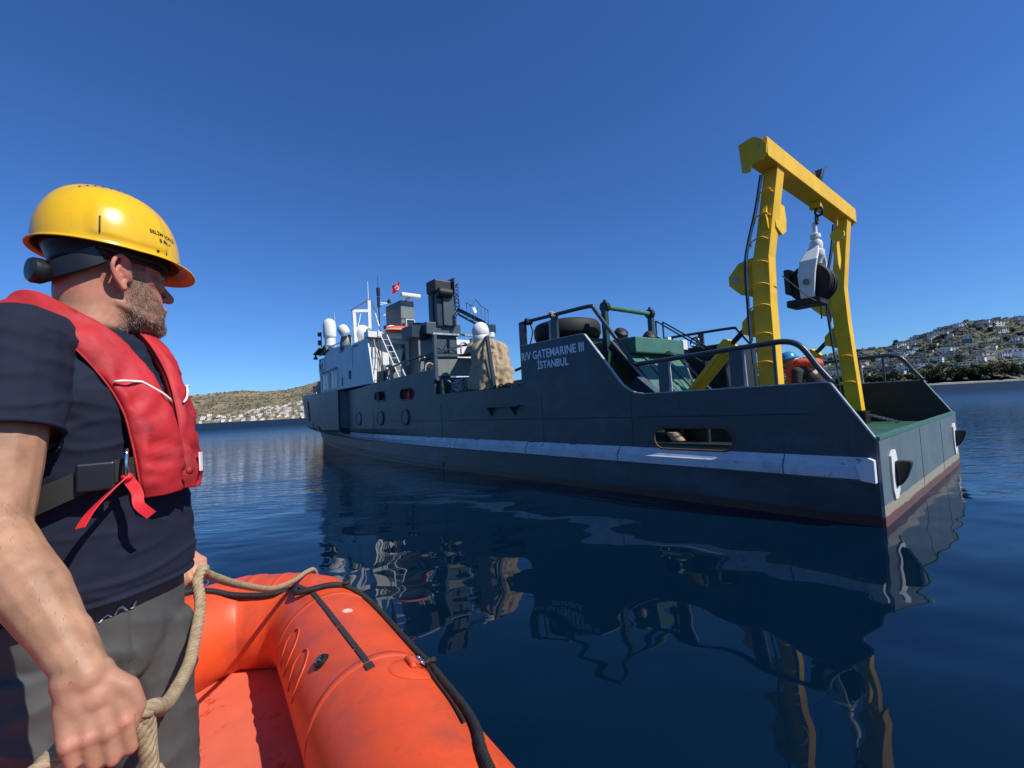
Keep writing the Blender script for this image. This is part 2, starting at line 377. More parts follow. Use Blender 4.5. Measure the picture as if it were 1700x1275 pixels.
# side weld seams, small brackets
for u in (5.15, 8.9, 13.2, 3.1):
    mb = MB(); g = gside(u, 1.2); mb.box((u, g-.002, 1.2), (.016, .008, .85)); S(mb, 'weld_seam', M['hull'])
mb = MB(); mb.box((6.33, -.06, 1.50), (1.15, .12, .02))
for u in (6.75, 5.95): mb.prism([(0, 0), (.13, .0), (0, -.2)], .02, (u, 0, 1.49), (0, -1, 0), (0, 0, 1), (1, 0, 0))
S(mb, 'side_step', M['navy'])
for u in (18.9, 19.8):
    mb = MB(); g = gside(u, 1.2); mb.box((u, g-.01, 1.1 if u > 19 else .98), (.28, .02, .24)); S(mb, 'hull_mark', M['black'])
mb = MB(); mb.bar((20.9, gside(20.9, 2.)-.03, 2.2), (20.6, gside(20.6, 1.2)-.03, 1.3), .14, .03, up=(0, 1, 0)); S(mb, 'hull_mark', M['black'])

# hand rails on the after bulwark
def rail(P, r, name='hand_rail', m=None):
    mb = MB(); mb.tube(spline(P, 4) if len(P) > 3 else P, r, 8); return S(mb, name, m or M['pipe'], smooth=True)
for v in (.05, BW-.05):
    rail([(3.80, v, 3.16), (3.60, v, 2.88), (3.35, v, 2.54), (3.08, v, 2.15), (2.99, v, 2.07), (2.85, v, 2.06), (1.5, v, 2.10), (1.0, v, 2.115), (.85, v, 2.115), (.72, v, 2.08), (.62, v, 1.99), (.5, v, 1.78), (.36, v, 1.57)], .036)
    rail([(5.70, v, 2.70), (5.70, v, 3.12), (5.62, v, 3.18), (4.7, v, 3.18), (3.88, v, 3.17), (3.78, v, 3.13)], .036)
    for u, z in ((2.5, 2.07), (1.42, 2.1)):
        mb = MB(); mb.bar((u, v, 1.58), (u, v, z), .05, .16, up=(1, 0, 0)); S(mb, 'rail_post', M['pipe'])
        mb = MB(); mb.bar((u-.10, v, 1.58), (u-.085, v, z-.02), .022, .05, up=(1, 0, 0)); S(mb, 'rail_post', M['edge'])
    for u in (4.72, 5.62):
        mb = MB(); mb.bar((u, v, 2.7), (u, v, 3.15), .06, .14, up=(1, 0, 0)); S(mb, 'rail_post', M['pipe'])
    mb = MB(); mb.bar((4.86, v, 2.7), (4.84, v, 3.1), .025, .05, up=(1, 0, 0)); S(mb, 'rail_post', M['edge'])
    mb = MB(); mb.cyl((.95, v, 1.58), (.95, v, 2.09), .022, 8); S(mb, 'rail_post', M['pipe'])
# rail along the waist
rail([(12.3, .3, 2.93), (11, .1, 2.97), (9.3, .05, 3.02), (9.1, .05, 3.02)], .032)
for u in (11.2, 10.1, 12.1):
    rail([(u, .1, 2.5), (u, .1, 2.8), (u-.1, .1, 2.92), (u-.3, .1, 2.96)], .03, 'rail_post', M['edge'])
# transverse ladder frame at 9.1
fr = MB()
for a, b_ in (((9.1, .03, 2.3), (9.1, .03, 3.5)), ((9.1, 1.62, 1.9), (9.1, 1.62, 3.5)), ((9.1, .0, 2.3), (9.1, 1.62, 2.34)), ((9.1, 0, 2.93), (9.1, 1.62, 2.98))): fr.bar(a, b_, .09, .07)
S(fr, 'stair_frame', M['navy2'])
mb = MB(); mb.bar((9.1, -.04, 3.5), (9.1, 1.7, 3.53), .09, .05); S(mb, 'stair_frame', M['edge'])  # top bar coloured paler than its frame to look sunlit
mb = MB(); mb.box((9.13, .83, 2.64), (.03, 1.5, .5)); S(mb, 'grey_panel', M['grey'])
mb = MB(); mb.box((9.14, .8, 2.1), (.03, 1.66, .4)); S(mb, 'grey_panel', M['hull'])
mb = MB(); mb.bar((9.1, .1, 3.02), (9.0, 1.6, 3.40), .05, .05); S(mb, 'hand_rail', M['pipe'])
rail([(9.02, 1.05, 2.98), (9.02, 1.05, 3.2), (9.02, .93, 3.28), (9.02, .8, 3.27), (9.02, .78, 3.0)], .022, 'grab_bar', M['edge'])
mb = MB(); mb.bar((6.90, .08, 3.1), (6.72, .08, 1.92), .06, .08, up=(0, 1, 0)); S(mb, 'boarding_post', M['navy'])
mb = MB(); mb.bar((7.03, .12, 2.6), (6.84, .12, 1.92), .07, .07, up=(0, 1, 0)); S(mb, 'boarding_post', M['dgreen'])
mb = MB(); mb.bar((9.1, 1.62, 3.45), (6.9, .1, 3.1), .05, .05); mb.bar((9.1, 1.62, 2.3), (6.8, .1, 2.1), .05, .05); S(mb, 'stair_frame', M['pipe'])
# rope and gear bundle in the recess
mb = MB(); r_ = random.Random(3)
for i in range(26):
    c = Vector((8.9-r_.random()*.6, .18+r_.random()*.3, 1.95+r_.random()*.28)); mb.tube([c+Vector((cos(a)*.08, sin(a)*.05, .05*sin(a*1.3+i))) for a in np.linspace(0, 5.5, 9)], .014, 5)
S(mb, 'rope_bundle', M['edge'], smooth=True)
mb = MB(); mb.box((9.0, .2, 2.08), (.16, .25, .38)); S(mb, 'gear_box', M['dgreen'])
mb = MB()
for i in range(18):
    c = Vector((6.6-r_.random()*.9, .12+r_.random()*.2, 1.93+r_.random()*.05)); mb.tube([c+Vector((cos(a)*.07, sin(a)*.05, .03*sin(a*1.3+i))) for a in np.linspace(0, 5.5, 8)], .012, 5)
S(mb, 'rope_bundle', M['tarp'], smooth=True)
mb = MB(); mb.cyl((6.05, .15, 2.25), (5.6, .15, 2.33), .03, 8); S(mb, 'fairlead_horn', M['black'])

# ------------------------------------------------------------------ superstructure
# port side wall of the wheelhouse
mb = MB(); WH = [(13.15, 2.475), (18.55, 2.455), (18.7, 3.48), (17.85, 4.0), (17.2, 4.17), (15.8, 4.1), (14.4, 4.0), (13.55, 4.1)]
mb.prism(WH, .04, (0, .05, 0), (1, 0, 0), (0, 0, 1), (0, 1, 0)); S(mb, 'cabin_side', M['lwall'])
mb = MB(); mb.prism(WH, .04, (0, 4.40, 0), (1, 0, 0), (0, 0, 1), (0, 1, 0)); S(mb, 'cabin_side', M['lwall'])
mb = MB(); mb.box((13.62, 2.25, 3.0), (.06, 4.3, 2.4)); S(mb, 'cabin_aft_wall', M['white'])
mb = MB(); mb.add([(18.57, .1, 2.45), (18.57, 5.5, 2.45), (18.72, 5.5, 3.48), (18.72, .1, 3.48), (17.9, .1, 3.98), (17.9, 5.5, 3.98)], [(0, 1, 2, 3)]); mb.add([(18.70, .1, 3.48), (18.70, 5.5, 3.48), (17.87, 5.5, 3.98), (17.87, .1, 3.98)], [(0, 1, 2, 3)]); S(mb, 'cabin_front_wall', M['white'])
mb = MB(); mb.box((15.7, 2.24, 4.02), (4.3, 4.36, .06)); S(mb, 'cabin_roof', M['white'])
mb = MB(); mb.bar((18.5, .02, 4.12), (17.6, .02, 4.3), .25, .05, up=(0, 1, 0)); mb.box((18.35, 2.1, 4.2), (.9, 4.5, .05), Matrix.Rotation(RAD(12), 3, 'Y')); S(mb, 'bridge_visor', M['dgreen'])
mb = MB(); mb.lathe([(.11, 0), (.04, .13), (.02, .2)], (18.95, .0, 3.93), (0, 0, 1), 12); mb.bar((18.95, 0, 4.1), (18.6, .02, 4.2), .03); S(mb, 'deck_lamp', M['black'])
def window(u0, u1, z0, z1, gm='glass2', parts=0, v=.05):
    f = MB()
    for a, b_ in (((u0, z0), (u1, z0)), ((u1, z0), (u1, z1)), ((u1, z1), (u0, z1)), ((u0, z1), (u0, z0))): f.bar((a[0], v-.012, a[1]), (b_[0], v-.012, b_[1]), .05, .045, up=(0, 1, 0))
    w_ = S(f, 'window', M['white'] if gm == 'x' else M['lwall']); g = MB(); g.box(((u0+u1)/2, v-.004, (z0+z1)/2), (u1-u0, .006, z1-z0)); S(g, 'pane', M[gm], w_)
    if parts: g = MB(); g.box((u0+(u1-u0)*.7, v-.009, (z0+z1)/2), ((u1-u0)*.45, .006, z1-z0-.05)); S(g, 'curtain', M['glass'], w_)
window(17.5, 18.35, 2.56, 3.2, 'glass2', 1); window(16.5, 17.3, 2.56, 3.26, 'glass2', 1)
window(17.95, 18.55, 3.40, 3.86, 'glass'); window(18.3, 18.6, 3.38, 3.7, 'glass')
mb = MB(); mb.bar((18.45, .03, 3.25), (16.5, .03, 3.34), .05, .05); S(mb, 'rain_gutter', M['navy2'])
for (u, z) in ((14.9, 3.2), (16.0, 2.6)):
    mb = MB(); mb.bar((u, .035, z), (u, .035, z+1.1 if z > 3 else z+.35), .02, .02); S(mb, 'side_conduit', M['lwall'] if z > 3 else M['black'])
mb = MB(); mb.box((15.2, .03, 2.95), (.12, .03, .3)); S(mb, 'vent_cover', M['black'])
for u, z in ((14.6, 3.93), (16.0, 3.9)):
    mb = MB(); mb.bar((u-.2, .035, z), (u+.2, .035, z), .02, .05); S(mb, 'side_conduit', M['navy2'])
# aft face details
mb = MB(); mb.box((13.5, .95, 4.16), (.35, 1.9, .20)); S(mb, 'roof_fascia', M['white'])
mb = MB(); mb.box((13.57, 1.15, 3.55), (.03, .5, .62)); S(mb, 'cabin_doorway', M['glass'])
mb = MB(); mb.box((13.55, 1.15, 3.55), (.03, .6, .72)); 
S(mb, 'door_frame', M['grey'])
mb = MB(); mb.box((13.52, 1.15, 3.55), (.02, .46, .6)); S(mb, 'cabin_window', M['glass'])
mb = MB(); mb.box((13.56, 1.1, 2.9), (.02, 1.1, .5)); S(mb, 'cabin_panel', M['grey'])
mb = MB(); mb.box((13.23, 1.63, 3.1), (.7, .06, 2.0)); mb.box((12.9, 2.35, 3.1), (.06, 1.5, 2.0)); S(mb, 'deckhouse_wall', M['grey'])
mb = MB(); mb.box((13.2, 2.36, 4.16), (.86, 1.62, .16)); S(mb, 'deckhouse_roof', M['white'])
mb = MB(); mb.box((12.86, 2.15, 3.2), (.02, .70, 1.6)); S(mb, 'deckhouse_doorway', M['black'])
mb = MB(); mb.box((12.80, 2.02, 3.45), (.05, .34, .36)); S(mb, 'red_locker', M['red'])
rail([(12.7, 1.75, 2.6), (12.7, 1.75, 3.0), (12.7, 1.88, 3.15), (12.7, 2.05, 3.1)], .025, 'grab_bar', M['edge'])
# ladder
mb = MB()
for dv in (0, .24): mb.bar((13.3, .35+dv, 4.3), (12.2, .55+dv, 2.5), .03, .02)
for i in range(8):
    t = (i+.5)/8; mb.cyl((13.3-1.1*t, .35+.2*t, 4.3-1.8*t), (13.3-1.1*t, .59+.2*t, 4.3-1.8*t), .009, 6)
S(mb, 'ladder', M['white'])
for k in range(3):
    mb = MB(); mb.tube(spline([(13.45, .2+.1*k, 4.2), (13.3, .24+.1*k, 3.6), (13.2, .3+.05*k, 3.2), (13.1, .2+.12*k, 2.6)], 5), .02, 6); S(mb, 'hanging_cable', M['hose'] if k else M['tarp'], smooth=True)
mb = MB(); mb.box((12.9, .35, 2.62), (.5, .35, .5)); mb.ball((12.6, .4, 2.9), .17); mb.cyl((12.5, .3, 2.5), (12.5, .3, 2.85), .12); S(mb, 'mooring_winch', M['black'])
for z in (2.6, 2.9): mb = MB(); mb.ball((12.45, .22, z), .05, 8); S(mb, 'winch_knob', M['white'], smooth=True)
# gantry mast
mast = MB()
for p, q in (((15.5, .42, 4.1), (15.5, .38, 5.4)), ((15.5, .98, 4.1), (15.5, .98, 5.85)), ((15.5, .38, 5.38), (15.5, .98, 5.44))): mast.bar(p, q, .12, .10)
mob = S(mast, 'radar_mast', M['white'])
mb = MB(); mb.bar((15.5, .28, 5.4), (15.5, 1.02, 5.9), .05); S(mb, 'mast_stay', M['navy2'], mob)
mb = MB(); mb.bar((15.5, .36, 4.1), (15.5, .66, 5.35), .03); S(mb, 'mast_stay', M['white'], mob)
mb = MB(); mb.bar((15.5, 1.1, 5.8), (14.9, 1.3, 4.0), .05); S(mb, 'mast_stay', M['white'], mob)
mb = MB(); mb.tube([(15.5, .97, 5.85), (15.5, .97, 6.6)], [.022, .010], 6); S(mb, 'whip_antenna', M['white'], mob)
mb = MB(); mb.tube([(15.2, 1.25, 4.1), (15.2, 1.25, 6.3)], [.03, .02], 6); S(mb, 'mast_pole', M['navy'], mob)
mb = MB(); mb.cyl((15.2, 1.25, 6.0), (15.2, 1.25, 6.3), .07, 10); mb.cyl((15.2, 1.25, 5.55), (15.2, 1.25, 5.95), .06, 10); S(mb, 'signal_lamp', M['black'], mob)
mb = MB(); mb.tube([(15.2, 1.25, 6.3), (15.2, 1.25, 6.75)], .01, 5); S(mb, 'whip_antenna', M['black'], mob)
for z in (5.75, 5.3):
    mb = MB(); mb.bar((15.2, 1.25, z-.1), (15.2, 1.62, z), .025); mb.bar((15.2, 1.25, z), (15.2, 1.62, z), .02); S(mb, 'lamp_arm', M['white'], mob)
    mb = MB(); mb.lathe([(.05, 0), (.075, .02), (.075, .10), (.05, .12), (.03, .18)], (15.2, 1.68, z), (0, 0, 1), 12); S(mb, 'signal_lamp', M['black'], mob)
for v in (1.5, 1.68):
    mb = MB(); mb.box((15.2, v, 4.78), (.12, .13, .16)); mb.cyl((15.2, v, 4.3), (15.2, v, 4.7), .02, 6); S(mb, 'signal_lamp', M['black'], mob)
mb = MB(); mb.lathe([(.02, 0), (.16, .05), (.2, .12), (.2, .32), (.12, .42), (0, .45)], (15.6, .12, 4.45), (0.1, -.3, .6), 20); S(mb, 'radar_scanner', M['white'], smooth=True)
mb = MB(); mb.ball((15.6, .72, 4.55), .33, 20, (1, 1, 1.05)); S(mb, 'satellite_dome', M['white'], smooth=True)
mb = MB(); mb.lathe([(.0, 0), (.13, .01), (.13, .05), (.0, .06)], (15.25, .86, 4.6), (1, 0, 0), 16); S(mb, 'dome_hatch', M['grey'], smooth=True)
mb = MB(); mb.lathe([(.14, -.3), (.2, -.28), (.22, .0), (.2, .28), (.14, .3)], (15.9, .2, 4.22), (.2, .2, 1), 18); S(mb, 'raft_canister', M['grey'], smooth=True)
# bow dome cluster
mb = MB(); mb.lathe([(.2, 0), (.24, .03), (.26, .10), (.26, .55), (.22, .70), (.12, .80), (0, .83)], (18.0, .30, 4.72), (0, 0, 1), 24); dm = S(mb, 'satellite_dome', M['white'], smooth=True)
mb = MB(); mb.cyl((18, .3, 4.4), (18, .3, 4.74), .2, 16); mb.cyl((18, .3, 4.05), (18, .3, 4.4), .05); mb.cyl((17.95, .42, 3.95), (18, .36, 4.45), .04); S(mb, 'dome_pedestal', M['white'], dm, smooth=True, auto=40)
mb = MB(); mb.box((18.3, -.02, 4.9), (.12, .12, .16)); mb.box((18.3, -.02, 4.55), (.12, .12, .2)); mb.cyl((18.3, .05, 4.1), (18.3, .05, 5.0), .02); S(mb, 'search_lamp', M['black'])
mb = MB(); mb.tube([(17.9, .5, 4.1), (17.9, .5, 5.8)], [.015, .006], 5); S(mb, 'whip_antenna', M['white'])
rail([(17.7, .2, 4.32), (16.2, .2, 4.32), (15.9, .2, 4.3)], .03, 'roof_rail', M['white'])
# funnel
mb = MB(); mb.box((14.0, 1.52, 4.85), (1.2, .52, 1.2)); fn = S(mb, 'funnel', M['grey'], bevel=.015)
mb = MB(); mb.box((14.0, 1.52, 4.80), (1.24, .56, .03)); S(mb, 'funnel_band', M['navy2'], fn)
mb = MB(); mb.box((14.0, 1.255, 4.85), (1.18, .012, 1.18)); S(mb, 'funnel_shade_sheet', M['navy'], fn)  # dark sheet standing in for shade on the funnel's port face
mb = MB(); mb.box((13.2, 1.56, 5.60), (.16, .76, .14)); mb.cyl((13.5, 1.55, 5.44), (13.3, 1.55, 5.56), .07, 10); S(mb, 'radar_bar', M['white'], fn, bevel=.04)
fl = MB(); fl.box((13.25, 1.52, 4.62), (.10, .34, .26)); f_ = S(fl, 'floodlight', M['white']); mb = MB(); mb.box((13.19, 1.52, 4.62), (.02, .28, .20)); S(mb, 'floodlight_glass', M['glass'], f_); mb = MB(); mb.box((13.3, 1.52, 4.4), (.12, .3, .12)); S(mb, 'floodlight_bracket', M['white'], f_)
# crane
mb = MB(); mb.box((9.9, .55, 3.72), (.9, 1.1, .34)); mb.box((9.9, .62, 3.3), (.7, .8, .8)); cr = S(mb, 'deck_crane', M['navy2'], bevel=.02)
mb = MB(); mb.box((10.0, -.05, 3.66), (.6, .5, .32)); mb.cyl((10.1, .1, 3.8), (10.1, .1, 3.95), .15); S(mb, 'crane_drum', M['navy'], cr)
mb = MB(); mb.box((9.55, .70, 4.25), (.42, .42, .9)); S(mb, 'crane_post', M['navy2'], cr, bevel=.02)
mb = MB(); mb.box((9.62, .42, 4.25), (.45, .2, .92)); S(mb, 'crane_post_side', M['navy'], cr)
for i in range(9): mb = MB(); mb.cyl((9.6, .30, 3.95+.09*i), (9.6, .34, 3.95+.09*i), .05, 8); S(mb, 'hydraulic_fitting', M['black'], cr)
mb = MB(); mb.box((9.55, .5, 4.88), (.5, .55, .36)); mb.cyl((9.3, .3, 4.7), (9.3, .75, 4.7), .13); S(mb, 'crane_head', M['black'], cr, bevel=.05)
mb = MB(); mb.box((9.45, .80, 4.90), (.5, .03, .46)); S(mb, 'crane_head_plate', M['navy2'], cr)
for k in range(10):
    a = k*.7; mb = MB(); c = Vector((9.3, .92, 4.95-.09*k)); mb.tube([c+Vector((.05*cos(t), .06*sin(t), .06*sin(t+a))) for t in np.linspace(0, 5, 8)], .012, 5); S(mb, 'crane_hose', M['hose'], cr, smooth=True)
mb = MB(); mb.bar((9.2, .86, 4.25), (8.4, 1.15, 3.75), .07, .10); mb.bar((9.2, .9, 4.1), (8.6, 1.1, 3.72), .05); S(mb, 'crane_jib', M['navy'], cr)
G_ = [(8.6, .75, 3.85), (8.6, 1.45, 3.80), (8.6, 1.45, 4.16), (8.6, 1.22, 4.26), (8.6, 1.05, 4.42), (8.6, .90, 4.22), (8.6, .75, 4.3)]
mb = MB(); mb.tube(G_, .014, 6, closed=True); cg = S(mb, 'crane_guard', M['navy2'], cr)
for i in range(5): mb = MB(); mb.cyl((8.6, .86+.12*i, 3.84), (8.6, .86+.12*i, 4.26-.02*i), .007, 5); S(mb, 'guard_bar', M['navy2'], cr)
mb = MB(); mb.box((8.6, 1.0, 4.12), (.02, .10, .16), Matrix.Rotation(.5, 3, 'X')); S(mb, 'reflector', M['white'], cr)
mb = MB(); mb.ball((8.0, .72, 3.42), .22, 18, (1, 1, 1.15)); mb.cyl((8, .72, 3.1), (8, .72, 3.4), .2); S(mb, 'satellite_dome', M['white'], smooth=True)
fl = MB(); fl.box((8.0, 1.05, 3.52), (.10, .26, .22)); f_ = S(fl, 'floodlight', M['navy2']); mb = MB(); mb.box((7.94, 1.05, 3.52), (.02, .22, .17)); S(mb, 'floodlight_glass', M['glass'], f_); mb = MB(); mb.cyl((8, 1.05, 2.9), (8, 1.05, 3.42), .05); mb.cyl((8, 1.05, 3.3), (8, 1.05, 3.42), .09); S(mb, 'floodlight_bracket', M['white'], f_)
# forward windlass under cover and bow gear
mb = MB(); mb.box((22.3, 1.55, 2.75), (.8, .9, .9), Matrix.Rotation(.3, 3, 'Y')); mb.box((21.6, 1.5, 3.3), (.7, .6, .8), Matrix.Rotation(.4, 3, 'Y')); S(mb, 'covered_windlass', M['black'], bevel=.1)
mb = MB(); mb.box((21.3, 1.35, 3.6), (.3, .3, .5)); S(mb, 'windlass_motor', M['rust'])
mb = MB(); mb.box((27.6, 2.6, 3.05), (.3, .3, .55)); S(mb, 'bow_roller', M['black'])
mb = MB(); mb.box((25.6, 2.2, 2.75), (1.2, .8, .16)); S(mb, 'bow_locker', M['white'])
# transom fender pads and hooks
def tpad(v):
    mb = MB(); mb.prism([(x*.155, z*.27) for x, z in ((-.5, -1), (.35, -1), (.9, -.75), (1, -.2), (.85, .6), (.5, 1), (-.3, 1), (-.9, .8), (-1, .2), (-.9, -.6))], .02, (-.027, v, .50), (0, 1, 0), (0, 0, 1), (-1, 0, 0))
    p = S(mb, 'stern_pad', M['white'])
    mb = MB(); n = 10; vs = []
    for i in range(n+1):
        t = i/n; vs += [(-.045-.17*t**.6, v-.08-.02*t, .64-.32*t*t-.0), (-.045-.17*t**.6+.0, v+.13-.03*t, .64-.32*t*t)]
    prof = [(0, .13), (-.15, .13), (-.14, .07), (-.10, -.05), (-.05, -.13), (0, -.17)]
    mb.prism(prof, .12, (-.045, v-.02, .52), (1, 0, 0), (0, 0, 1), (0, 1, 0)); S(mb, 'stern_hook', M['black'], p, bevel=.02)
tpad(.52); tpad(5.2)
mb = MB(); mb.prism([(.0, 0), (.13, .02), (.16, .18), (.05, .265), (.0, .24)], .10, (.012, 0, .475), (1, 0, 0), (0, 0, 1), (0, -1, 0)); S(mb, 'rail_end_plate', M['white'])

# ------------------------------------------------------------------ stern gantry
gan = MB()
def LV(v, z):
    top = .95 if v < 2 else 4.22; return v+(top-v)*(z-1.05)/3.6
def leg(v):
    mb = MB()
    A = [(1.40, 1.05), (1.43, 2.8), (1.41, 3.35), (1.34, 3.68), (1.17, 4.66)]
    F = [(1.16, 1.05), (1.19, 2.76), (1.18, 3.42), (1.15, 3.62), (.99, 4.66)]
    poly = A+F[::-1]; mb.prism(poly, .25, (0, -.125, 0), (1, 0, 0), (0, 0, 1), (0, 1, 0))
    mb.v = [(x, y+LV(v, z), z) for x, y, z in mb.v]; return mb
gl = S(leg(.78), 'gantry_leg', M['yellow'], bevel=.008)
g2 = S(leg(4.78), 'gantry_leg', M['yellow'], bevel=.008)
gb = MB(); gb.box((1.10, 2.50, 4.785), (.28, 4.15, .27)); gbm = S(gb, 'gantry_beam', M['yellow'], bevel=.01)
for v in (.40, 4.57):
    mb = MB(); mb.prism([(1.32, 4.95), (1.12, 4.98), (1.03, 4.91), (.965, 4.80), (.975, 4.69), (1.03, 4.62), (1.17, 4.61), (1.20, 4.53), (1.30, 4.55)], .035, (0, v, 0), (1, 0, 0), (0, 0, 1), (0, 1, 0)); ep = S(mb, 'beam_end_plate', M['yellow'], gbm)
    for a, b_ in ((1.05, 4.83), (1.25, 4.62)): mb = MB(); mb.cyl((a, v-.004, b_), (a, v+.039, b_), .022, 10); S(mb, 'plate_hole', M['edge'], ep and gbm)
for v, lg in ((.78, gl), (4.78, g2)):
    # knee gussets and ram brackets
    mb = MB(); mb.prism([(1.41, 3.45), (1.60, 3.42), (1.76, 3.25), (1.76, 3.12), (1.60, 2.95), (1.42, 2.88)], .04, (0, LV(v, 3.2)-.1, 0), (1, 0, 0), (0, 0, 1), (0, 1, 0)); S(mb, 'eye_bracket', M['yellow'], lg)
    mb = MB(); mb.cyl((1.66, LV(v, 3.2)-.107, 3.19), (1.66, LV(v, 3.2)-.05, 3.19), .05, 12); S(mb, 'bracket_eye', M['edge'], lg)
    mb = MB(); mb.prism([(1.42, 2.75), (1.62, 2.55), (1.64, 2.38), (1.41, 2.28)], .10, (0, LV(v, 2.5)-.05, 0), (1, 0, 0), (0, 0, 1), (0, 1, 0)); S(mb, 'ram_bracket', M['yellow'], lg)
    mb = MB(); mb.cyl((1.60, LV(v, 2.45), 2.45), (1.85, LV(v, 2.2), 2.22), .04, 12); S(mb, 'ram_rod', M['black'], lg, smooth=True)
    mb = MB(); mb.cyl((1.80, LV(v, 2.25), 2.26), (2.75, v, 1.25), .10, 16); mb.box((1.86, LV(v, 2.2), 2.21), (.16, .26, .2), Matrix.Rotation(RAD(45), 3, 'Y')); S(mb, 'hydraulic_ram', M['yellow'], lg, smooth=True, auto=35)
    mb = MB(); mb.tube([(1.78, LV(v, 2.3)-.12, 2.30), (2.65, v-.12, 1.36)], .012, 6); S(mb, 'ram_pipe', M['yellow'], lg)
    mb = MB(); mb.box((1.3, v, .92), (.4, .34, .24)); S(mb, 'leg_foot', M['black'] if v > 3 else M['yellow'], lg)
    # rungs
    for z in ((1.5, 1.9, 2.3, 2.7, 3.0, 3.32, 3.65, 3.98, 4.3) if v < 2 else (1.6, 2.1)):
        x = 1.17 if z < 3.5 else 1.17-(z-3.5)*.16; x2 = 1.40 if z < 3.4 else 1.40-(z-3.4)*.21
        vv_ = LV(v, z)-.13
        mb = MB(); mb.tube(spline([(x+.03, vv_, z), (x+.05, vv_-.05, z+.02), (x2-.12, vv_-.09, z+.03), (x2+.02, vv_-.08, z+.0), (x2+.05, vv_-.02, z-.05)], 4), .011, 6); S(mb, 'leg_rung', M['yellow'], lg, smooth=True)
    for k in (0, 1):
        mb = MB(); mb.tube(spline([(1.19+.03*k, LV(v, 4.6)-.14, 4.6), (1.28+.03*k, LV(v, 4.1)-.17, 4.11), (1.41+.03*k, LV(v, 3.6)-.17, 3.64), (1.47+.03*k, LV(v, 3.3)-.15, 3.3), (1.47+.02*k, LV(v, 2.4)-.15, 2.4), (1.46, LV(v, 1.9)-.15, 1.9), (1.44, LV(v, 1.2)-.15, 1.2)], 6), .013, 6); S(mb, 'hydraulic_hose', M['hose'] if k else M['edge'], lg, smooth=True)
mb = MB(); mb.prism([(-.02, .2), (-.18, .15), (-.26, 0), (-.2, -.18), (0, -.26), (.16, -.18), (.2, 0), (.16, .2)], .05, (1.15, .95, 3.98), (0, 1, 0), (0, 0, 1), (1, 0, 0)); S(mb, 'side_cheek', M['yellow'], gl)
mb = MB(); mb.prism([(-.02, .2), (-.18, .15), (-.26, 0), (-.2, -.18), (0, -.26), (.16, -.18), (.2, 0), (.16, .2)], .05, (1.10, 1.12, 4.02), (0, 1, 0), (0, 0, 1), (1, 0, 0)); S(mb, 'side_cheek', M['yellow'], gl)
mb = MB(); mb.tube([(1.06, 3.75, 4.68), (1.08, 3.74, 4.45)], .02); mb.lathe([(.11, -.03), (.11, .03)], (1.08, 3.74, 4.28), (0, 1, 0), 14); mb.prism([(-.08, 0), (.10, .05), (.12, -.3), (0, -.5), (-.08, -.4)], .06, (1.1, 3.80, 4.15), (0, 1, 0), (0, 0, 1), (1, 0, 0)); S(mb, 'small_tackle', M['yellow'], g2)
mb = MB(); mb.box((1.08, 2.45, 4.96), (.12, .16, .12)); mb.cyl((1.08, 2.6, 4.9), (1.08, 2.6, 5.08), .05); S(mb, 'beam_lamp', M['rust'], gbm)
mb = MB(); mb.prism([(0, 0), (.16, 0), (.44, .42), (.30, .40)], .1, (1.05, 2.75, 4.9), (0, 1, 0), (0, 0, 1), (1, 0, 0)); S(mb, 'beam_camera_arm', M['black'], gbm)
mb = MB(); mb.tube(spline([(.98, 2.7, 5.02), (.98, 2.85, 5.2), (.98, 3.1, 5.32)], 4), .008, 5); S(mb, 'beam_cable', M['black'], gbm)
mb = MB(); mb.box((1.10, 2.72, 4.59), (.16, .10, .12)); S(mb, 'pad_eye', M['yellow'], gbm)

# sheave block hanging from the beam (a thing of its own)
blk = empty('sheave_block'); blk.parent = None
blk.location = ship.location; blk.rotation_euler = ship.rotation_euler
tag(blk, 'heavy pulley block with white forked yoke and black wheels hanging from the yellow gantry', 'pulley block')
bv = 2.72
mb = MB(); mb.tube([(1.06+.055*cos(a), bv, 4.47+.075*sin(a)) for a in np.linspace(0, 2*pi, 12, endpoint=False)], .02, 6, closed=True); mb.tube([(1.1, bv+.045*cos(a), 4.34+.07*sin(a)) for a in np.linspace(0, 2*pi, 12, endpoint=False)], .02, 6, closed=True); S(mb, 'shackle', M['black'], blk, smooth=True)
mb = MB(); mb.lathe([(.035, 4.30), (.035, 4.12), (.075, 4.10), (.08, 4.04), (.06, 4.02), (.055, 4.0), (.085, 3.98), (.095, 3.94), (.095, 3.86), (.085, 3.84), (.11, 3.82), (.115, 3.74), (.10, 3.70), (.07, 3.66), (.06, 3.60)], (1.14, bv, 0), (0, 0, 1), 20); S(mb, 'swivel', M['white'], blk, smooth=True, auto=40)
wx, wz = 1.24, 3.28
Ry = lambda dv: [(0, 3.72), (.10, 3.66)]
fk = MB()
for s_ in (-1, 1):
    cpts = [(1.15, bv+.03*s_, 3.92), (1.17, bv+.12*s_, 3.80), (1.20, bv+.235*s_, 3.64), (1.24, bv+.255*s_, 3.42), (1.25, bv+.255*s_, 3.02)]
    wd = [.12, .2, .26, .26, .2]
    vs = []
    for (a, b_, c), w_ in zip(cpts, wd): vs += [(a-w_/2, b_-.03, c), (a+w_/2, b_-.03, c), (a+w_/2, b_+.03, c), (a-w_/2, b_+.03, c)]
    fk.add(vs, [(i*4+k, i*4+(k+1) % 4, i*4+4+(k+1) % 4, i*4+4+k) for i in range(4) for k in range(4)]+[(0, 1, 2, 3), (16, 17, 18, 19)])
S(fk, 'yoke', M['white'], blk, bevel=.015)
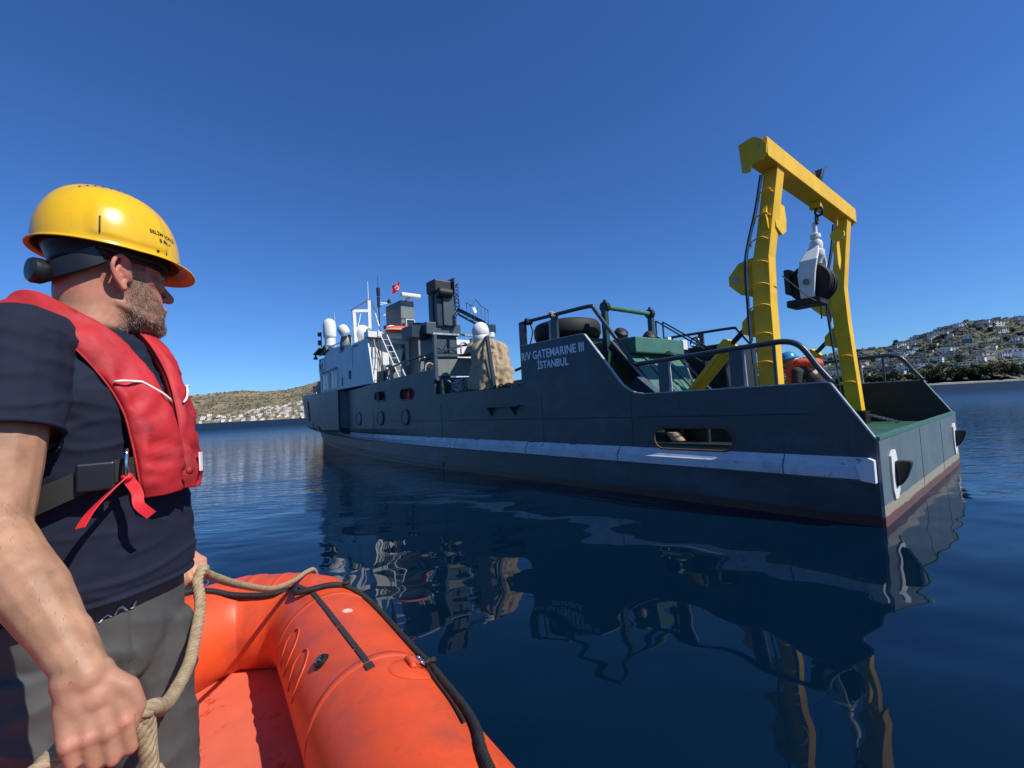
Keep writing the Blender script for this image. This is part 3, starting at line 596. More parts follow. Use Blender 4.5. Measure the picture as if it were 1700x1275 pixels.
for off, rr in ((-.12, .31), (.12, .31)):
    mb = MB(); mb.lathe([(.05, -.06), (.16, -.06), (rr, -.07), (rr+.01, -.05), (rr-.05, 0), (rr+.01, .05), (rr, .07), (.16, .06), (.05, .06)], (wx, bv+off, wz), (0, 1, 0), 36); S(mb, 'sheave_wheel', M['dark'], blk, smooth=True, auto=40)
    mb = MB(); mb.tube([(wx+cos(a)*rr, bv+off+.055, wz+sin(a)*rr) for a in np.linspace(0, 2*pi, 36, endpoint=False)], .010, 6, closed=True); S(mb, 'wheel_rim', M['steel'], blk, smooth=True)
mb = MB(); mb.cyl((wx, bv-.32, wz), (wx, bv+.32, wz), .05, 14); S(mb, 'axle', M['grey'], blk, smooth=True, auto=40)
mb = MB(); mb.box((wx+.1, bv, wz-.3), (.5, .44, .12)); mb.box((wx+.30, bv-.02, wz+.08), (.1, .46, .42)); S(mb, 'cheek_guard', M['black'], blk, bevel=.02)
mb = MB(); mb.tube([(1.08, .92, 3.12), (1.12, 2.0, 2.97), (1.15, 2.8, 2.93), (1.3, 3.1, 2.98)], .008, 5); S(mb, 'tag_line', M['rust'], blk)
mb = MB(); mb.tube(spline([(1.2, 3.2, 2.92), (1.2, 3.22, 2.75), (1.2, 3.32, 2.66), (1.2, 3.4, 2.75), (1.2, 3.28, 2.93)], 5), .012, 5); mb.tube([(1.2, 2.9, 2.92), (1.2, 2.9, 2.7)], .012, 5); S(mb, 'tag_line', M['black'], blk)

# ------------------------------------------------------------------ deck machinery
mb = MB(); mb.box((4.2, 1.9, 2.52), (1.1, 1.7, .30)); mb.box((4.6, 1.9, 1.6), (.7, 1.6, 1.6)); wn = S(mb, 'deck_winch', M['green'], bevel=.02)
mb = MB(); mb.add([(3.9, 1.05, 2.45), (3.9, 2.75, 2.45), (2.7, 2.5, 1.0), (2.7, .95, 1.0)], [(0, 1, 2, 3)]); S(mb, 'winch_slope', M['green'], wn)
for v in (.85, 1.5, 2.2, 2.8):
    mb = MB(); mb.bar((4.05, v, 2.55), (2.75, v+.05, 1.0), .09, .16); S(mb, 'winch_strut', M['black'] if v != 1.5 else M['dgreen'], wn)
    mb = MB(); mb.bar((4.03, v-.06, 2.64), (2.73, v, 1.09), .02, .03); S(mb, 'winch_strut', M['steel'], wn)
for v in (1.35, 2.35):
    mb = MB(); mb.lathe([(.14, -.05), (.15, 0), (.13, .1), (.07, .14)], (4.2, v, 2.78), (-.6, -.2, .7), 16); S(mb, 'work_lamp', M['black'], wn)
mb = MB(); mb.box((3.75, 2.3, 2.66), (.1, .12, .14)); mb.box((3.8, 2.9, 2.6), (.18, .2, .2)); S(mb, 'winch_fitting', M['white'], wn)
mb = MB(); mb.tube([(3.9, 1.05, 2.6), (3.9, 2.1, 2.6), (3.3, 2.1, 2.2), (3.1, 2.0, 1.7)], .02, 6); S(mb, 'winch_pipe', M['steel'], wn, smooth=True)
mb = MB(); mb.box((3.5, .7, 1.35), (.5, .2, 1.0), Matrix.Rotation(-.7, 3, 'Y')); S(mb, 'blue_tank', M['navy2'], wn)
gf = MB(); gf.bar((4.2, .85, 1.0), (4.2, 2.5, 1.0), .08, .08); gfo = S(gf, 'roller_frame', M['dgreen'])
for v in (.9, 2.45): mb = MB(); mb.bar((4.2, v, .8), (4.2, v, 3.35), .10, .10); S(mb, 'frame_post', M['dgreen'], gfo)
mb = MB(); mb.cyl((4.2, .98, 3.31), (4.2, 2.38, 3.31), .05, 14); S(mb, 'roller', M['green'], gfo, smooth=True, auto=40)
for v in (.92, 2.43): mb = MB(); mb.cyl((4.2, v-.05, 3.31), (4.2, v+.05, 3.31), .10, 12); mb.cyl((4.2, v, 3.35), (4.2, v, 3.45), .03, 8); S(mb, 'roller_bearing', M['black'], gfo)
st = MB()
for v in (3.3, 3.6): st.bar((4.62, v, 2.65), (4.62, v, 3.3), .03); st.bar((4.62, v, 3.3), (3.5, v, 2.5), .03); st.bar((4.62, v, 2.92), (3.4, v, 2.1), .05)
S(st, 'companion_ladder', M['pipe'])
mb = MB(); mb.tube([(3.75+.10*cos(a), 3.4, 2.68+.10*sin(a)) for a in np.linspace(0, 2*pi, 16, endpoint=False)], .02, 6, closed=True); S(mb, 'ring_handle', M['pipe'])
mb = MB(); mb.box((4.0, 4.4, 1.7), (1.6, 1.6, 1.8)); S(mb, 'deck_locker', M['inner'], bevel=.03)
mb = MB(); mb.box((3.3, 3.2, 2.12), (.2, .22, .2)); S(mb, 'control_box', M['tarp'])
mb = MB(); mb.box((6.4, 3.3, 1.6), (1.0, 3.2, 1.6)); S(mb, 'deck_store', M['navy'])
mb = MB(); mb.box((2.1, .75, .98), (1.5, .5, .36)); S(mb, 'hole_dark_box', M['black'], bevel=.03)  # black box added to darken the view through the stern fairlead
for (u, v) in ((2.42, .30), (2.0, .28), (1.62, .33)):
    mb = MB(); mb.cyl((u, v, .8), (u, v, 1.04), .035, 12); S(mb, 'hole_dark_pipe', M['inner'])  # dark pipes that go with the added box behind the hole
mb = MB(); mb.box((2.1, .32, .81), (1.6, .60, .03)); S(mb, 'hole_dark_mat', M['dark'])  # dark sheet added over the bright deck inside the hole
mb = MB()
for i in range(10): mb.tube([(2.45+.1*cos(a)+.01*i, .25+.08*sin(a), .85+.012*i) for a in np.linspace(0, 6, 12)], .014, 5)
S(mb, 'mooring_line', M['tarp'], smooth=True)
for k, dv in enumerate((0, .16)):
    mb = MB()
    for i in range(9):
        t = i/8; mb.box((1.15-.5*t, 4.78+dv-.1*t, .98-.15*t), (.06, .02, .03), Matrix.Rotation(i*1.57, 3, 'X'))
    S(mb, 'chain', M['steel'])

# lettering on the raised bulwark
def lettering(body, u_left, z, size, name, sx=1.):
    cu = bpy.data.curves.new(name, 'FONT'); cu.body = body; cu.size = size; cu.extrude = .003; cu.align_x = 'LEFT'; cu.space_character = 1.02; cu.offset = .004
    tmp = bpy.data.objects.new('tmp', cu); COL.objects.link(tmp); bpy.context.view_layer.update()
    me = bpy.data.meshes.new_from_object(tmp.evaluated_get(bpy.context.evaluated_depsgraph_get())); bpy.data.objects.remove(tmp)
    me.name = name; me.materials.clear(); me.materials.append(M['letters'])
    w_ = max(v.co.x for v in me.vertices)
    o = bpy.data.objects.new(name, me); COL.objects.link(o); o.parent = ship
    # port side is seen from local +Y: text x runs towards -X
    for v in me.vertices: v.co = Vector((u_left-v.co.x*sx/w_, .007+v.co.z, z+v.co.y))
    me.flip_normals() if False else None
    return o
lettering('R/V GATEMARINE III', 5.66, 2.40, .225, 'name_lettering', 5.64-3.97)
lettering('İSTANBUL', 5.20, 2.195, .20, 'port_lettering', 5.20-4.38)

# things standing on the ship --------------------------------------------------
def on_ship(name, label, cat, **k):
    e = empty(name); e.location = ship.location; e.rotation_euler = ship.rotation_euler; return tag(e, label, cat, **k)
ty = on_ship('tyre', 'large black rubber tyre lying flat behind the raised bulwark above the ship name', 'tyre')
mb = MB(); mb.lathe([(.40, -.15), (.56, -.19), (.66, -.16), (.70, -.08), (.70, .08), (.66, .16), (.56, .19), (.40, .15), (.38, 0)], (5.25, .95, 2.98), (.05, .02, 1), 40)
T_ = S(mb, 'tread', M['dark'], ty, smooth=True, auto=50)
mb = MB(); mb.lathe([(.36, -.16), (.41, -.16), (.41, .16), (.36, .16)], (5.25, .95, 2.98), (.05, .02, 1), 32); S(mb, 'rim', M['dark'], ty, smooth=True, auto=40)
mb = MB(); mb.box((5.25, .95, 2.62), (1.2, 1.1, .34)); S(mb, 'tyre_stand', M['black'])
for i, (u, z) in enumerate(((5.45, 3.18), (4.75, 3.18))):
    mb = MB()
    for j in range(5): mb.tube([(u+.05*cos(a)+.02*j-.05, .05+.07*sin(a), z+.05*sin(a+j)) for a in np.linspace(0, 6, 10)], .014, 5)
    mb.tube(spline([(u, .05, z), (u-.05, .1, z-.2), (u+.02, .08, z-.45)], 5), .014, 5)
    tag(S(mb, 'rope', M['tarp'] if i else M['black'], None, smooth=True), 'short dark rope lashed round the rail at its forward corner' if not i else 'pale frayed rope tied to the rail post in front of the tyre', 'rope')
    o = bpy.data.objects[mb and ('rope' if not i else 'rope.001')]; o.location = ship.location; o.rotation_euler = ship.rotation_euler; o.parent = None
# tarpaulin bundle
mb = MB(); n1, n2 = 72, 40; vs = []
for j in range(n2+1):
    t = j/n2; z = 1.95+1.22*t
    rr = .50*(1-.25*t)*(1 if t < .75 else math.sqrt(max(0, 1-((t-.75)/.25)**2*.98)))
    for i in range(n1):
        a = 2*pi*i/n1
        q1 = noise.noise(Vector((cos(a)*1.8, sin(a)*1.8, t*1.6))); q2 = noise.noise(Vector((cos(a)*4.2+t*1.2, sin(a)*4.2-t*1.2, t*1.0+5))); f_ = 1+.26*q1+.20*(.5-abs(q2)*2.2)+.05*(.5-abs(noise.noise(Vector((cos(a)*8-t*5, sin(a)*8, t*6))))*3)
        sag = .10*(1-t)*sin(2.5*a)
        vs.append((7.45+rr*f_*1.15*cos(a)+.15*t, .62+rr*f_*sin(a)*.95+.0, z+sag*.3+.03*noise.noise(Vector((a*2, t*6, 4)))))
mb.add(vs, [(j*n1+i, j*n1+(i+1) % n1, (j+1)*n1+(i+1) % n1, (j+1)*n1+i) for j in range(n2) for i in range(n1)]+[tuple(n2*n1+i for i in range(n1))])
tp = S(mb, 'tarpaulin', M['tarp'], None, smooth=True); tp.location = ship.location; tp.rotation_euler = ship.rotation_euler
tag(tp, 'crumpled beige tarpaulin bundled over gear in the gap of the bulwark', 'tarpaulin')
mb = MB(); mb.box((7.5, .65, 1.7), (.7, .7, .9)); S(mb, 'covered_machine', M['dgreen'])
mb = MB(); n1 = 40; vs = []
for j in range(13):
    t = j/12
    for i in range(n1):
        a = 2*pi*i/n1; rr = (.22+.26*(1-t))*(1+.1*sin(4*a+5*t)+.2*noise.noise(Vector((cos(a)*2, sin(a)*2, t*3+9))))*(1 if t < .8 else .6)
        vs.append((8.6+rr*cos(a), 1.15+rr*sin(a), 2.95+.55*t))
mb.add(vs, [(j*n1+i, j*n1+(i+1) % n1, (j+1)*n1+(i+1) % n1, (j+1)*n1+i) for j in range(12) for i in range(n1)]+[tuple(12*n1+i for i in range(n1))])
tp = S(mb, 'tarpaulin', M['tarp'], None, smooth=True); tp.location = ship.location; tp.rotation_euler = ship.rotation_euler
tag(tp, 'small beige canvas cover behind the crane frame, left of the bigger bundle', 'tarpaulin')
# rescue raft on the roof
ra = on_ship('life_raft', 'flat orange inflatable raft stowed upside down on the cabin roof by the funnel', 'raft')
mb = MB(); mb.lathe([(.0, .16), (.35, .16), (.55, .12), (.66, .06), (.66, 0), (.6, -.04), (0, -.04)], (12.9, 1.0, 4.34), (0, 0, 1), 28)
for i, (x, y, z) in enumerate(mb.v): mb.v[i] = (13.2+(x-12.9)*.34, 1.12+(y-1.0)*.86, z-.04)
S(mb, 'raft_hull', M['orange'], ra, smooth=True)
mb = MB(); mb.tube([(13.2+.23*cos(a), 1.12+.57*sin(a), 4.32) for a in np.linspace(0, 2*pi, 28, endpoint=False)], .015, 6, closed=True); S(mb, 'raft_rope', M['white'], ra)
mb = MB(); mb.ball((13.55, .95, 4.42), .17, 14, (1, 1.2, .8)); S(mb, 'vent_cowl', M['white'], smooth=True)
# flag
fg = on_ship('flag', 'small red flag with white crescent and star on a thin staff above the funnel', 'flag')
mb = MB(); mb.cyl((14.5, 1.8, 5.4), (14.5, 1.8, 6.52), .01, 6); S(mb, 'flag_staff', M['steel'], fg)
mb = MB(); vs = []
for i in range(13):
    for j in range(9):
        s_, t = i/12, j/8; vs.append((14.5+.05*sin(s_*7+t*2), 1.8-.30*s_+.03*sin(t*5), 6.46-.34*t-.22*s_))
mb.add(vs, [(i*9+j, i*9+j+1, (i+1)*9+j+1, (i+1)*9+j) for i in range(12) for j in range(8)]); S(mb, 'flag_cloth', M['red'], fg, smooth=True)
mb = MB(); c = (14.46, 1.66, 6.18)
def arcpt(a, r, dx=0): return (c[0]-.04, c[1]+.0+dx-r*cos(a), c[2]+r*sin(a)-.0)
N = 14; vs = [arcpt(RAD(40+280*i/N), .075) for i in range(N+1)]+[arcpt(RAD(40+280*i/N), .06, -.012) for i in range(N+1)]
mb.add(vs, [(i, i+1, N+2+i, N+1+i) for i in range(N)]); vs = []
for i in range(10): r = .035 if i % 2 == 0 else .014; vs.append((c[0]-.04, c[1]-.075-r*cos(i*pi/5), c[2]+r*sin(i*pi/5)))
mb.add(vs, [tuple(range(10))]); S(mb, 'crescent_and_star', M['white'], fg)
# ------------------------------------------------------------------ hills
def interp(x, P):
    if x <= P[0][0]: return P[0][1]
    for (a, b_), (c, d) in zip(P, P[1:]):
        if x <= c: return b_+(d-b_)*(x-a)/(c-a)
    return P[-1][1]
RIDGE_R = [(.25, 0), (.36, 20), (.5, 42), (.6, 50), (.68, 56), (.76, 63), (.82, 64), (.87, 74), (.935, 88), (1.0, 100), (1.12, 104), (1.4, 112), (2.0, 100)]
RIDGE_L = [(-2.2, 20), (-1.5, 32), (-1.0, 42), (-.72, 45), (-.67, 46), (-.59, 50), (-.55, 46), (-.5, 46), (-.47, 50), (-.44, 54), (-.40, 66), (-.33, 62), (-.2, 45), (-.05, 22), (.1, 0)]
def hill_h(side, t, d):
    R_, Ds, Dr = (RIDGE_R, 480, 850) if side == 'R' else (RIDGE_L, 760, 1150)
    if side == 'R': Ds = 480+60*sin(t*5)
    H = interp(t, R_)*Dr/760; f = (d-Ds)/(Dr-Ds)
    if f < 0: return -3+max(f, -.1)*30
    g = f**.85 if f < 1 else max(0, 1-(f-1)*.9)
    x, y = t*d, d
    nn = noise.fractal(Vector((x/90, y/90, 3.1 if side == 'R' else 8.2)), .8, 2.1, 5)*6+noise.noise(Vector((x/14, y/14, 1)))*1.0
    return H*g+nn*sm(f, 0, .35)*(1 if f < .85 else max(.35, 1-(f-.85)*4))+.8+f*1.0
def hill(side, t0, t1, nt_, m, label):
    d0, d1, nd = (440, 1500, 110) if side == 'R' else (715, 2000, 110)
    vs = []
    for i in range(nt_):
        t = t0+(t1-t0)*i/(nt_-1)
        for j in range(nd):
            d = d0+(d1-d0)*(j/(nd-1))**1.35; vs.append((t*d, d, hill_h(side, t, d)))
    fs = [(i*nd+j, i*nd+j+1, (i+1)*nd+j+1, (i+1)*nd+j) for i in range(nt_-1) for j in range(nd-1)]
    mb = MB(); mb.add(vs, fs); o = mb.build('hill', m, smooth=True, weld=False); tag(o, label, kind='structure'); return o
mR = mat('scrubby_hillside', (.060, .062, .040), .9, col2=(.16, .13, .085), vscale=.05, detail=10, lo=.48, hi=.62)
layer(mR, (.20, .18, .15), nmask(.16, .6, .68, amt=.8)); layer(mR, (.03, .04, .022), nmask(.3, .52, .6, amt=.8))
mL = mat('dry_hillside', (.150, .125, .065), .9, col2=(.28, .205, .125), vscale=.022, detail=10, lo=.42, hi=.62)
layer(mL, (.06, .07, .03), nmask(.09, .55, .64, amt=.75)); layer(mL, (.33, .27, .19), nmask(.06, .64, .72, amt=.7))
hill('R', .24, 2.1, 300, mR, 'hillside village slope'); hill('L', -2.2, .12, 300, mL, 'dry grassy headland')
mS = mat('beach_stones', (.22, .19, .15), .9, var=.5, vscale=.3)
mb = MB(); vs = []; n = 160
for i in range(n):
    t = .25+1.8*i/(n-1); Ds = 480+60*sin(t*5)
    for d, z in ((Ds-4, -.4), (Ds-1, .7+.4*noise.noise(Vector((t*90, 0, 0)))), (Ds+3, 1.3)): vs.append((t*d, d, z))
mb.add(vs, [(i*3+k, i*3+k+1, i*3+k+4, i*3+k+3) for i in range(n-1) for k in (0, 1)]); tag(mb.build('shore', mS), kind='structure')

# ---- vegetation
lf = [mat('leaves_%s' % c, col, .75, var=.5, vscale=.6) for c, col in (('olive', (.075, .095, .035)), ('dark', (.035, .052, .024)), ('fresh', (.085, .11, .030)))]
bark = mat('bark', (.07, .05, .035), .9)
def leafball(mb, c, r, n, size, rg, sc=(1, 1, .8)):
    c = Vector(c)
    for _ in range(n):
        d = Vector((rg.gauss(0, 1), rg.gauss(0, 1), rg.gauss(0, 1))).normalized(); k = .45+.55*rg.random()**.5
        p = c+Vector((d.x*sc[0], d.y*sc[1], d.z*sc[2]))*r*k
        a = Vector((rg.gauss(0, 1), rg.gauss(0, 1), rg.gauss(0, 1))).normalized(); b_ = a.orthogonal().normalized(); s = size*(.6+.8*rg.random())
        a2 = (d*.6+a).cross(b_).normalized()
        mb.add([p-b_*s, p+a2*s*.8, p+b_*s, p-a2*s*.8], [(0, 1, 2, 3)])
def find_d(side, t, e):
    """distance at which the slope is seen under elevation ratio e"""
    Ds = (480+60*sin(t*5)) if side == 'R' else 760; Dr = 850 if side == 'R' else 1150
    d = Ds+2
    while d < Dr*1.02:
        if (hill_h(side, t, d)-1.5)/d >= e: return d
        d += 3
    return None
trees_m = []
def tree_mesh(seed, hgt, wid, m):
    rg = random.Random(seed); root = []
    mb = MB(); mb.tube([(0, 0, 0), (rg.uniform(-.3, .3), 0, hgt*.3), (rg.uniform(-.6, .6), .2, hgt*.62)], [.35, .25, .12], 6)
    for k in range(5): a = k*1.3; mb.tube([(0, 0, hgt*.3), (cos(a)*wid*.3, sin(a)*wid*.3, hgt*(.5+.05*k))], [.18, .06], 5)
    mt = mb.build('trunk', bark)
    cb = MB()
    for k in range(11):
        a = rg.random()*2*pi; rr = wid*.5*rg.random()**.5*.75; leafball(cb, (cos(a)*rr, sin(a)*rr, hgt*(.35+.45*rg.random())), wid*.26*(.7+.5*rg.random()), 95, .55, rg)
    ct = cb.build('crown', m, weld=False); a, b_ = mt.data, ct.data
    bpy.data.objects.remove(mt); bpy.data.objects.remove(ct); return a, b_
protos = [tree_mesh(1, 9, 10, lf[0]), tree_mesh(2, 11, 11, lf[1]), tree_mesh(3, 8, 11, lf[2]), tree_mesh(4, 10, 9, lf[0])]
def tree(t, d, s, k, label, group, side='R', sz=1.):
    e = empty('broadleaf_tree', (t*d, d, hill_h(side, t, d)-.3), rnd.random()*6); e.scale = (s, s, s*sz)
    for nm, me in zip(('trunk', 'crown'), protos[k]):
        o = bpy.data.objects.new(nm, me); COL.objects.link(o); o.parent = e
    tag(e, label, 'tree', group)
rg = random.Random(11)
t = .55
while t < 1.42:
    Ds = 480+60*sin(t*5); tree(t, Ds+7+rg.random()*9, .95+.6*rg.random(), rg.choice((0, 0, 1, 2, 3)), 'rounded green shore tree at the waterline, %s' % ('seen past the stern rail' if t < .9 else ('just right of the stern' if t < .99 else 'towards the right edge')), 'trees along the far shore')
    t += .017+.012*rg.random()
for i in range(70):
    t = rg.uniform(.55, 1.3); d = find_d('R', t, rg.uniform(.02, .11))
    if d: tree(t, d, rg.uniform(.45, .8), rg.choice((1, 1, 0, 3)), 'dark tree among the village houses, %s' % ('behind the gantry and stern rail' if t < .9 else 'right of the stern'), 'trees among the hillside houses')
def bushes(side, t0, t1, n, size, name, seed, ms):
    rg = random.Random(seed); mb = MB()
    for _ in range(n):
        t = rg.uniform(t0, t1); Ds, Dr = (480+60*sin(t*5), 850) if side == 'R' else (760, 1150)
        d = Ds+6+(Dr*1.0-Ds-6)*rg.random(); z = hill_h(side, t, d); mb.mi = rg.choice((0, 0, 1)); r = size*rg.uniform(.5, 1.4)
        # crumpled low dome
        c = Vector((t*d, d, z)); vs = [c+Vector((0, 0, r*.8*rg.uniform(.7, 1.2)))]
        for ring, (rr, hh) in enumerate(((.6, .6), (1., .1))):
            for k in range(6): a = k*pi/3+ring*.5; q = r*rr*rg.uniform(.7, 1.25); vs.append(c+Vector((cos(a)*q, sin(a)*q, r*hh*rg.uniform(.5, 1.2)-.2)))
        fs = [(0, 1+k, 1+(k+1) % 6) for k in range(6)]+[(1+k, 7+k, 7+(k+1) % 6, 1+(k+1) % 6) for k in range(6)]
        mb.add(vs, fs)
    tag(mb.build(name, ms, weld=False), None, None, kind='stuff')
bushes('R', .5, 1.5, 5200, 2.6, 'hillside_scrub', 5, [lf[1], lf[0]]); bushes('L', -1.0, -.36, 2300, 2.2, 'hillside_scrub', 6, [lf[0], mat('dry_bush', (.10, .085, .04), .9, var=.3, vscale=.5)])
# ---- houses
hw = [mat('house_white', (.78, .76, .72), .8, var=.12, vscale=.3), mat('house_cream', (.48, .43, .36), .8, var=.15, vscale=.3), mat('house_stone', (.26, .22, .18), .85, var=.3, vscale=.8)]
hglass = mat('house_window', (.02, .025, .03), .2); hroof = mat('flat_roof', (.38, .36, .33), .85, var=.2, vscale=.4); htile = mat('terracotta_roof', (.30, .10, .05), .8, var=.3, vscale=.6)
def house_parts(seed, big):
    rg = random.Random(seed); w_, dp, h = rg.uniform(7, 11), rg.uniform(7, 9), 3.0
    blocks = [(0, 0, w_, dp, 2*h if rg.random() < .6 else h)]
    if rg.random() < .8: bw = w_*rg.uniform(.4, .7); blocks.append((rg.choice((-1, 1))*(w_/2+bw*.3), rg.uniform(-2, 1), bw, dp*.8, h))
    if big: blocks.append((rg.uniform(-2, 2), -dp*.6, w_*.7, dp*.5, h))
    walls, roofs, wins = MB(), MB(), []
    for bx, by, bw, bd, bh in blocks:
        walls.box((bx, by, bh/2-2), (bw, bd, bh+4)); roofs.box((bx, by, bh+.1), (bw+.5, bd+.5, .25))
        for fl in range(int(bh/3)):
            n = max(2, int(bw/3))
            for k in range(n):
                ww = .75 if rg.random() < .7 else 1.2; wins.append((bx-bw/2+bw*(k+.5)/n, by-bd/2-.02, fl*3+1.5, ww*2*.7, .12, 1.5))
            n = max(2, int(bd/3.5))
            for k in range(n):
                for sx in (-1, 1): wins.append((bx+sx*(bw/2+.02), by-bd/2+bd*(k+.5)/n, fl*3+1.5, .12, 1.2, 1.4))
    return walls, roofs, wins
variants = []
for i in range(7):
    wl, rf, wn_ = house_parts(40+i, False); mb = MB(); mb.v, mb.f, mb.m = wl.v, wl.f, wl.m
    mb.mi = 1; mb.add(rf.v, rf.f); mb.mi = 2
    for x, y, z, a, b_, c in wn_: mb.box((x, y, z), (a, b_, c))
    o = mb.build('house', [hw[0 if i < 4 else (1 if i < 6 else 2)], hw[0] if i % 2 else hroof, hglass], weld=False); variants.append(o.data); bpy.data.objects.remove(o)
def put_house(side, t, e, k, label, group, s=1., rot=None):
    d = find_d(side, t, e)
    if not d: return None
    x, y = t*d, d; o = bpy.data.objects.new('house', variants[k]); COL.objects.link(o)
    o.location = (x, y, hill_h(side, t, d)-.3); o.rotation_euler = (0, 0, rot if rot is not None else rg.uniform(-.5, .5)-(.6 if side == 'R' else -.4)); s *= rg.uniform(.6, 1.1); o.scale = (s*rg.uniform(.8, 1.5), s, s*rg.uniform(.85, 1.1))
    tag(o, label, 'house', group); return o
placed = []
def free(x, y, r):
    if any((x-a)**2+(y-b_)**2 < r*r for a, b_ in placed): return False
    placed.append((x, y)); return True
rg = random.Random(21); cnt = 0
while cnt < 185:
    t = rg.uniform(.56, 1.32); emax = interp(t, RIDGE_R)/760; e = .018+(emax-.02)*rg.random()**.9
    d = find_d('R', t, e)
    if d and free(t*d, d, 13 if e > .03 else 15):
        k = rg.choice((0, 1, 2, 3, 3, 4, 5, 6)); cnt += 1
        put_house('R', t, e, k, 'small %s house %s, %s' % (('white', 'white', 'white', 'white', 'cream', 'cream', 'stone-coloured')[k], 'behind the shore trees' if e < .034 else ('halfway up the village slope' if e < .062 else 'near the crest'), 'between the gantry legs' if t < .715 else ('behind the stern rail' if t < .90 else ('right of the stern' if t < .98 else 'towards the right edge'))), 'houses of the hillside village')
rg = random.Random(22); cnt = 0
while cnt < 95:
    t = rg.uniform(-.80, -.40) if rg.random() < .8 else rg.uniform(-.55, -.40)
    hi_ = interp(t, [(-.8, .004), (-.66, .014), (-.6, .012), (-.56, .024), (-.52, .027), (-.48, .034), (-.44, .040), (-.40, .042)]); e = -.001+hi_*rg.random()
    d = find_d('L', t, e)
    if d and free(t*d, d, 11.5):
        cnt += 1; k = rg.choice((0, 1, 2, 3)); put_house('L', t, e, k, 'tiny white house %s of the headland, %s' % ('at the waterline' if e < .008 else 'above the waterline', 'beside the life jacket' if t < -.60 else ('midway to the ship' if t < -.50 else 'next to the bow of the ship')), 'white houses on the headland', .62)
# bigger houses on the skyline and slopes, with their own parts
bigs = [(1.03, .118, 1.5, 'wide stone villa with flat overhanging roofs on the crest of the village slope', 2), (.925, .104, 1.05, 'white villa with a terrace on the skyline left of the stone villa', 0),
        (1.035, .047, 1.25, 'pair of joined pale blocks with one lit end above the shore trees', 1), (1.10, .052, 1.15, 'tall white block with a lit corner, right of the joined pale blocks', 0),
        (.985, .030, 1.0, 'narrow pale house half hidden behind the shore trees', 1), (1.12, .083, 1.4, 'long low white house row across the middle of the slope at the right', 0),
        (.80, .058, 1.0, 'white house near the top of the slope seen under the stern rail', 0), (.735, .055, .9, 'white house high on the slope just right of the far gantry leg', 0)]
for i, (t, e, s, lab, hm) in enumerate(bigs):
    d = find_d('R', t, e) or 850
    root = empty('villa', (t*d, d, hill_h('R', t, d)-.5), -.55+.2*(i % 3)); root.scale = (s*(1.6 if i in (0, 5) else 1), s, s)
    wl, rf, wins = house_parts(90+i, True); wl.build('wall', hw[hm], root, weld=False); rf.build('roof', hroof if i else hw[2], root, weld=False)
    me = None
    for x, y, z, a, b_, c in wins[:14]:
        mb = MB(); mb.box((0, 0, 0), (a, b_, c)); o = mb.build('window', hglass, root); o.location = (x, y, z)
    tag(root, lab, 'house')
# small boats ashore
bt = empty('small_boat', (1.066*505, 505, 1.2), .5); mb = MB(); mb.prism([(-3, 0), (2.6, 0), (3.6, 1.2), (-3.2, 1.0)], 2, (0, -1, 0), (1, 0, 0), (0, 0, 1), (0, 1, 0)); mb.build('hull', hw[0], bt); mb = MB(); mb.box((-.6, 0, 1.4), (1.8, 1.3, .9)); mb.build('cabin', hw[0], bt)
tag(bt, 'small white boat pulled up on the shore in front of the trees', 'boat')
# ------------------------------------------------------------------ inflatable boat
R_T, Z_T = .25, .33
mt = mat('orange_rubber', (.70, .080, .018), .46, col2=(.46, .065, .025), vscale=3.5, bump=.08, bscale=220, bdist=.002, spec=.4, detail=9, lo=.45, hi=.75)
layer(mt, (.30, .05, .03), nmask(9., .64, .80, amt=.5)); layer(mt, (.17, .05, .035), nmask(26., .60, .76, amt=.5, detail=10)); layer(mt, (.25, .06, .04), nmask(4., .50, .70, (1, 1, 1), .55, 10)); layer(mt, (.10, .04, .03), nmask(60., .64, .72, amt=.5, detail=8))
mfl = mat('boat_floor_coating', (.66, .135, .07), .55, col2=(.58, .11, .06), vscale=5, bump=.1, bscale=90, bdist=.003, detail=8)
layer(mfl, (.50, .035, .012), nmask(11., .60, .66, (1, 1, 1), .85, 6)); layer(mfl, (.18, .05, .03), nmask(17., .69, .73, amt=.8, detail=3))
mblk = mat('black_rubber', (.012, .012, .013), .45, var=.3, vscale=20); mstripe = mat('worn_black_strip', (.03, .026, .025), .65, col2=(.22, .05, .03), vscale=30, lo=.62, hi=.7)
mchrome = mat('stainless_steel', (.7, .7, .7), .12, 1.0)
n_ = Vector((.832, .554, 0)); t_ = Vector((-.554, .832, 0))
boat = empty('rubber_boat', (-.9, 1.2, 0)); tag(boat, 'orange inflatable rubber boat with black grab rope in the foreground', 'rubber boat')
def inv(o): o.matrix_parent_inverse = Matrix.Translation((.9, -1.2, 0)); return o
def RT(k, phi, off=0):           # point on the right-hand tube
    p = n_*.505+t_*k; a = RAD(phi); return Vector((p.x, p.y, Z_T))+(n_*cos(a)+Vector((0, 0, sin(a))))*(R_T+off)
def BT(k, phi, off=0):
    a = RAD(phi); return Vector((-1.45-k, 2.73+cos(a)*(R_T+off), Z_T+sin(a)*(R_T+off)))
path = [Vector(p) for p in ((.62, -1.6), (.62, -.5), (.50, -.02), (-1.02, 2.442-.0), (-1.085, 2.535), (-1.20, 2.665), (-1.33, 2.725), (-1.62, 2.725), (-1.73, 2.63), (-1.80, 2.48), (-2.35, 1.14), (-2.55, .4), (-2.6, -.6))]
path[2] = (n_*.505+t_*-.3).to_2d(); path[3] = (n_*.505+t_*2.58).to_2d(); path[4] = (n_*.505+t_*2.70).to_2d()
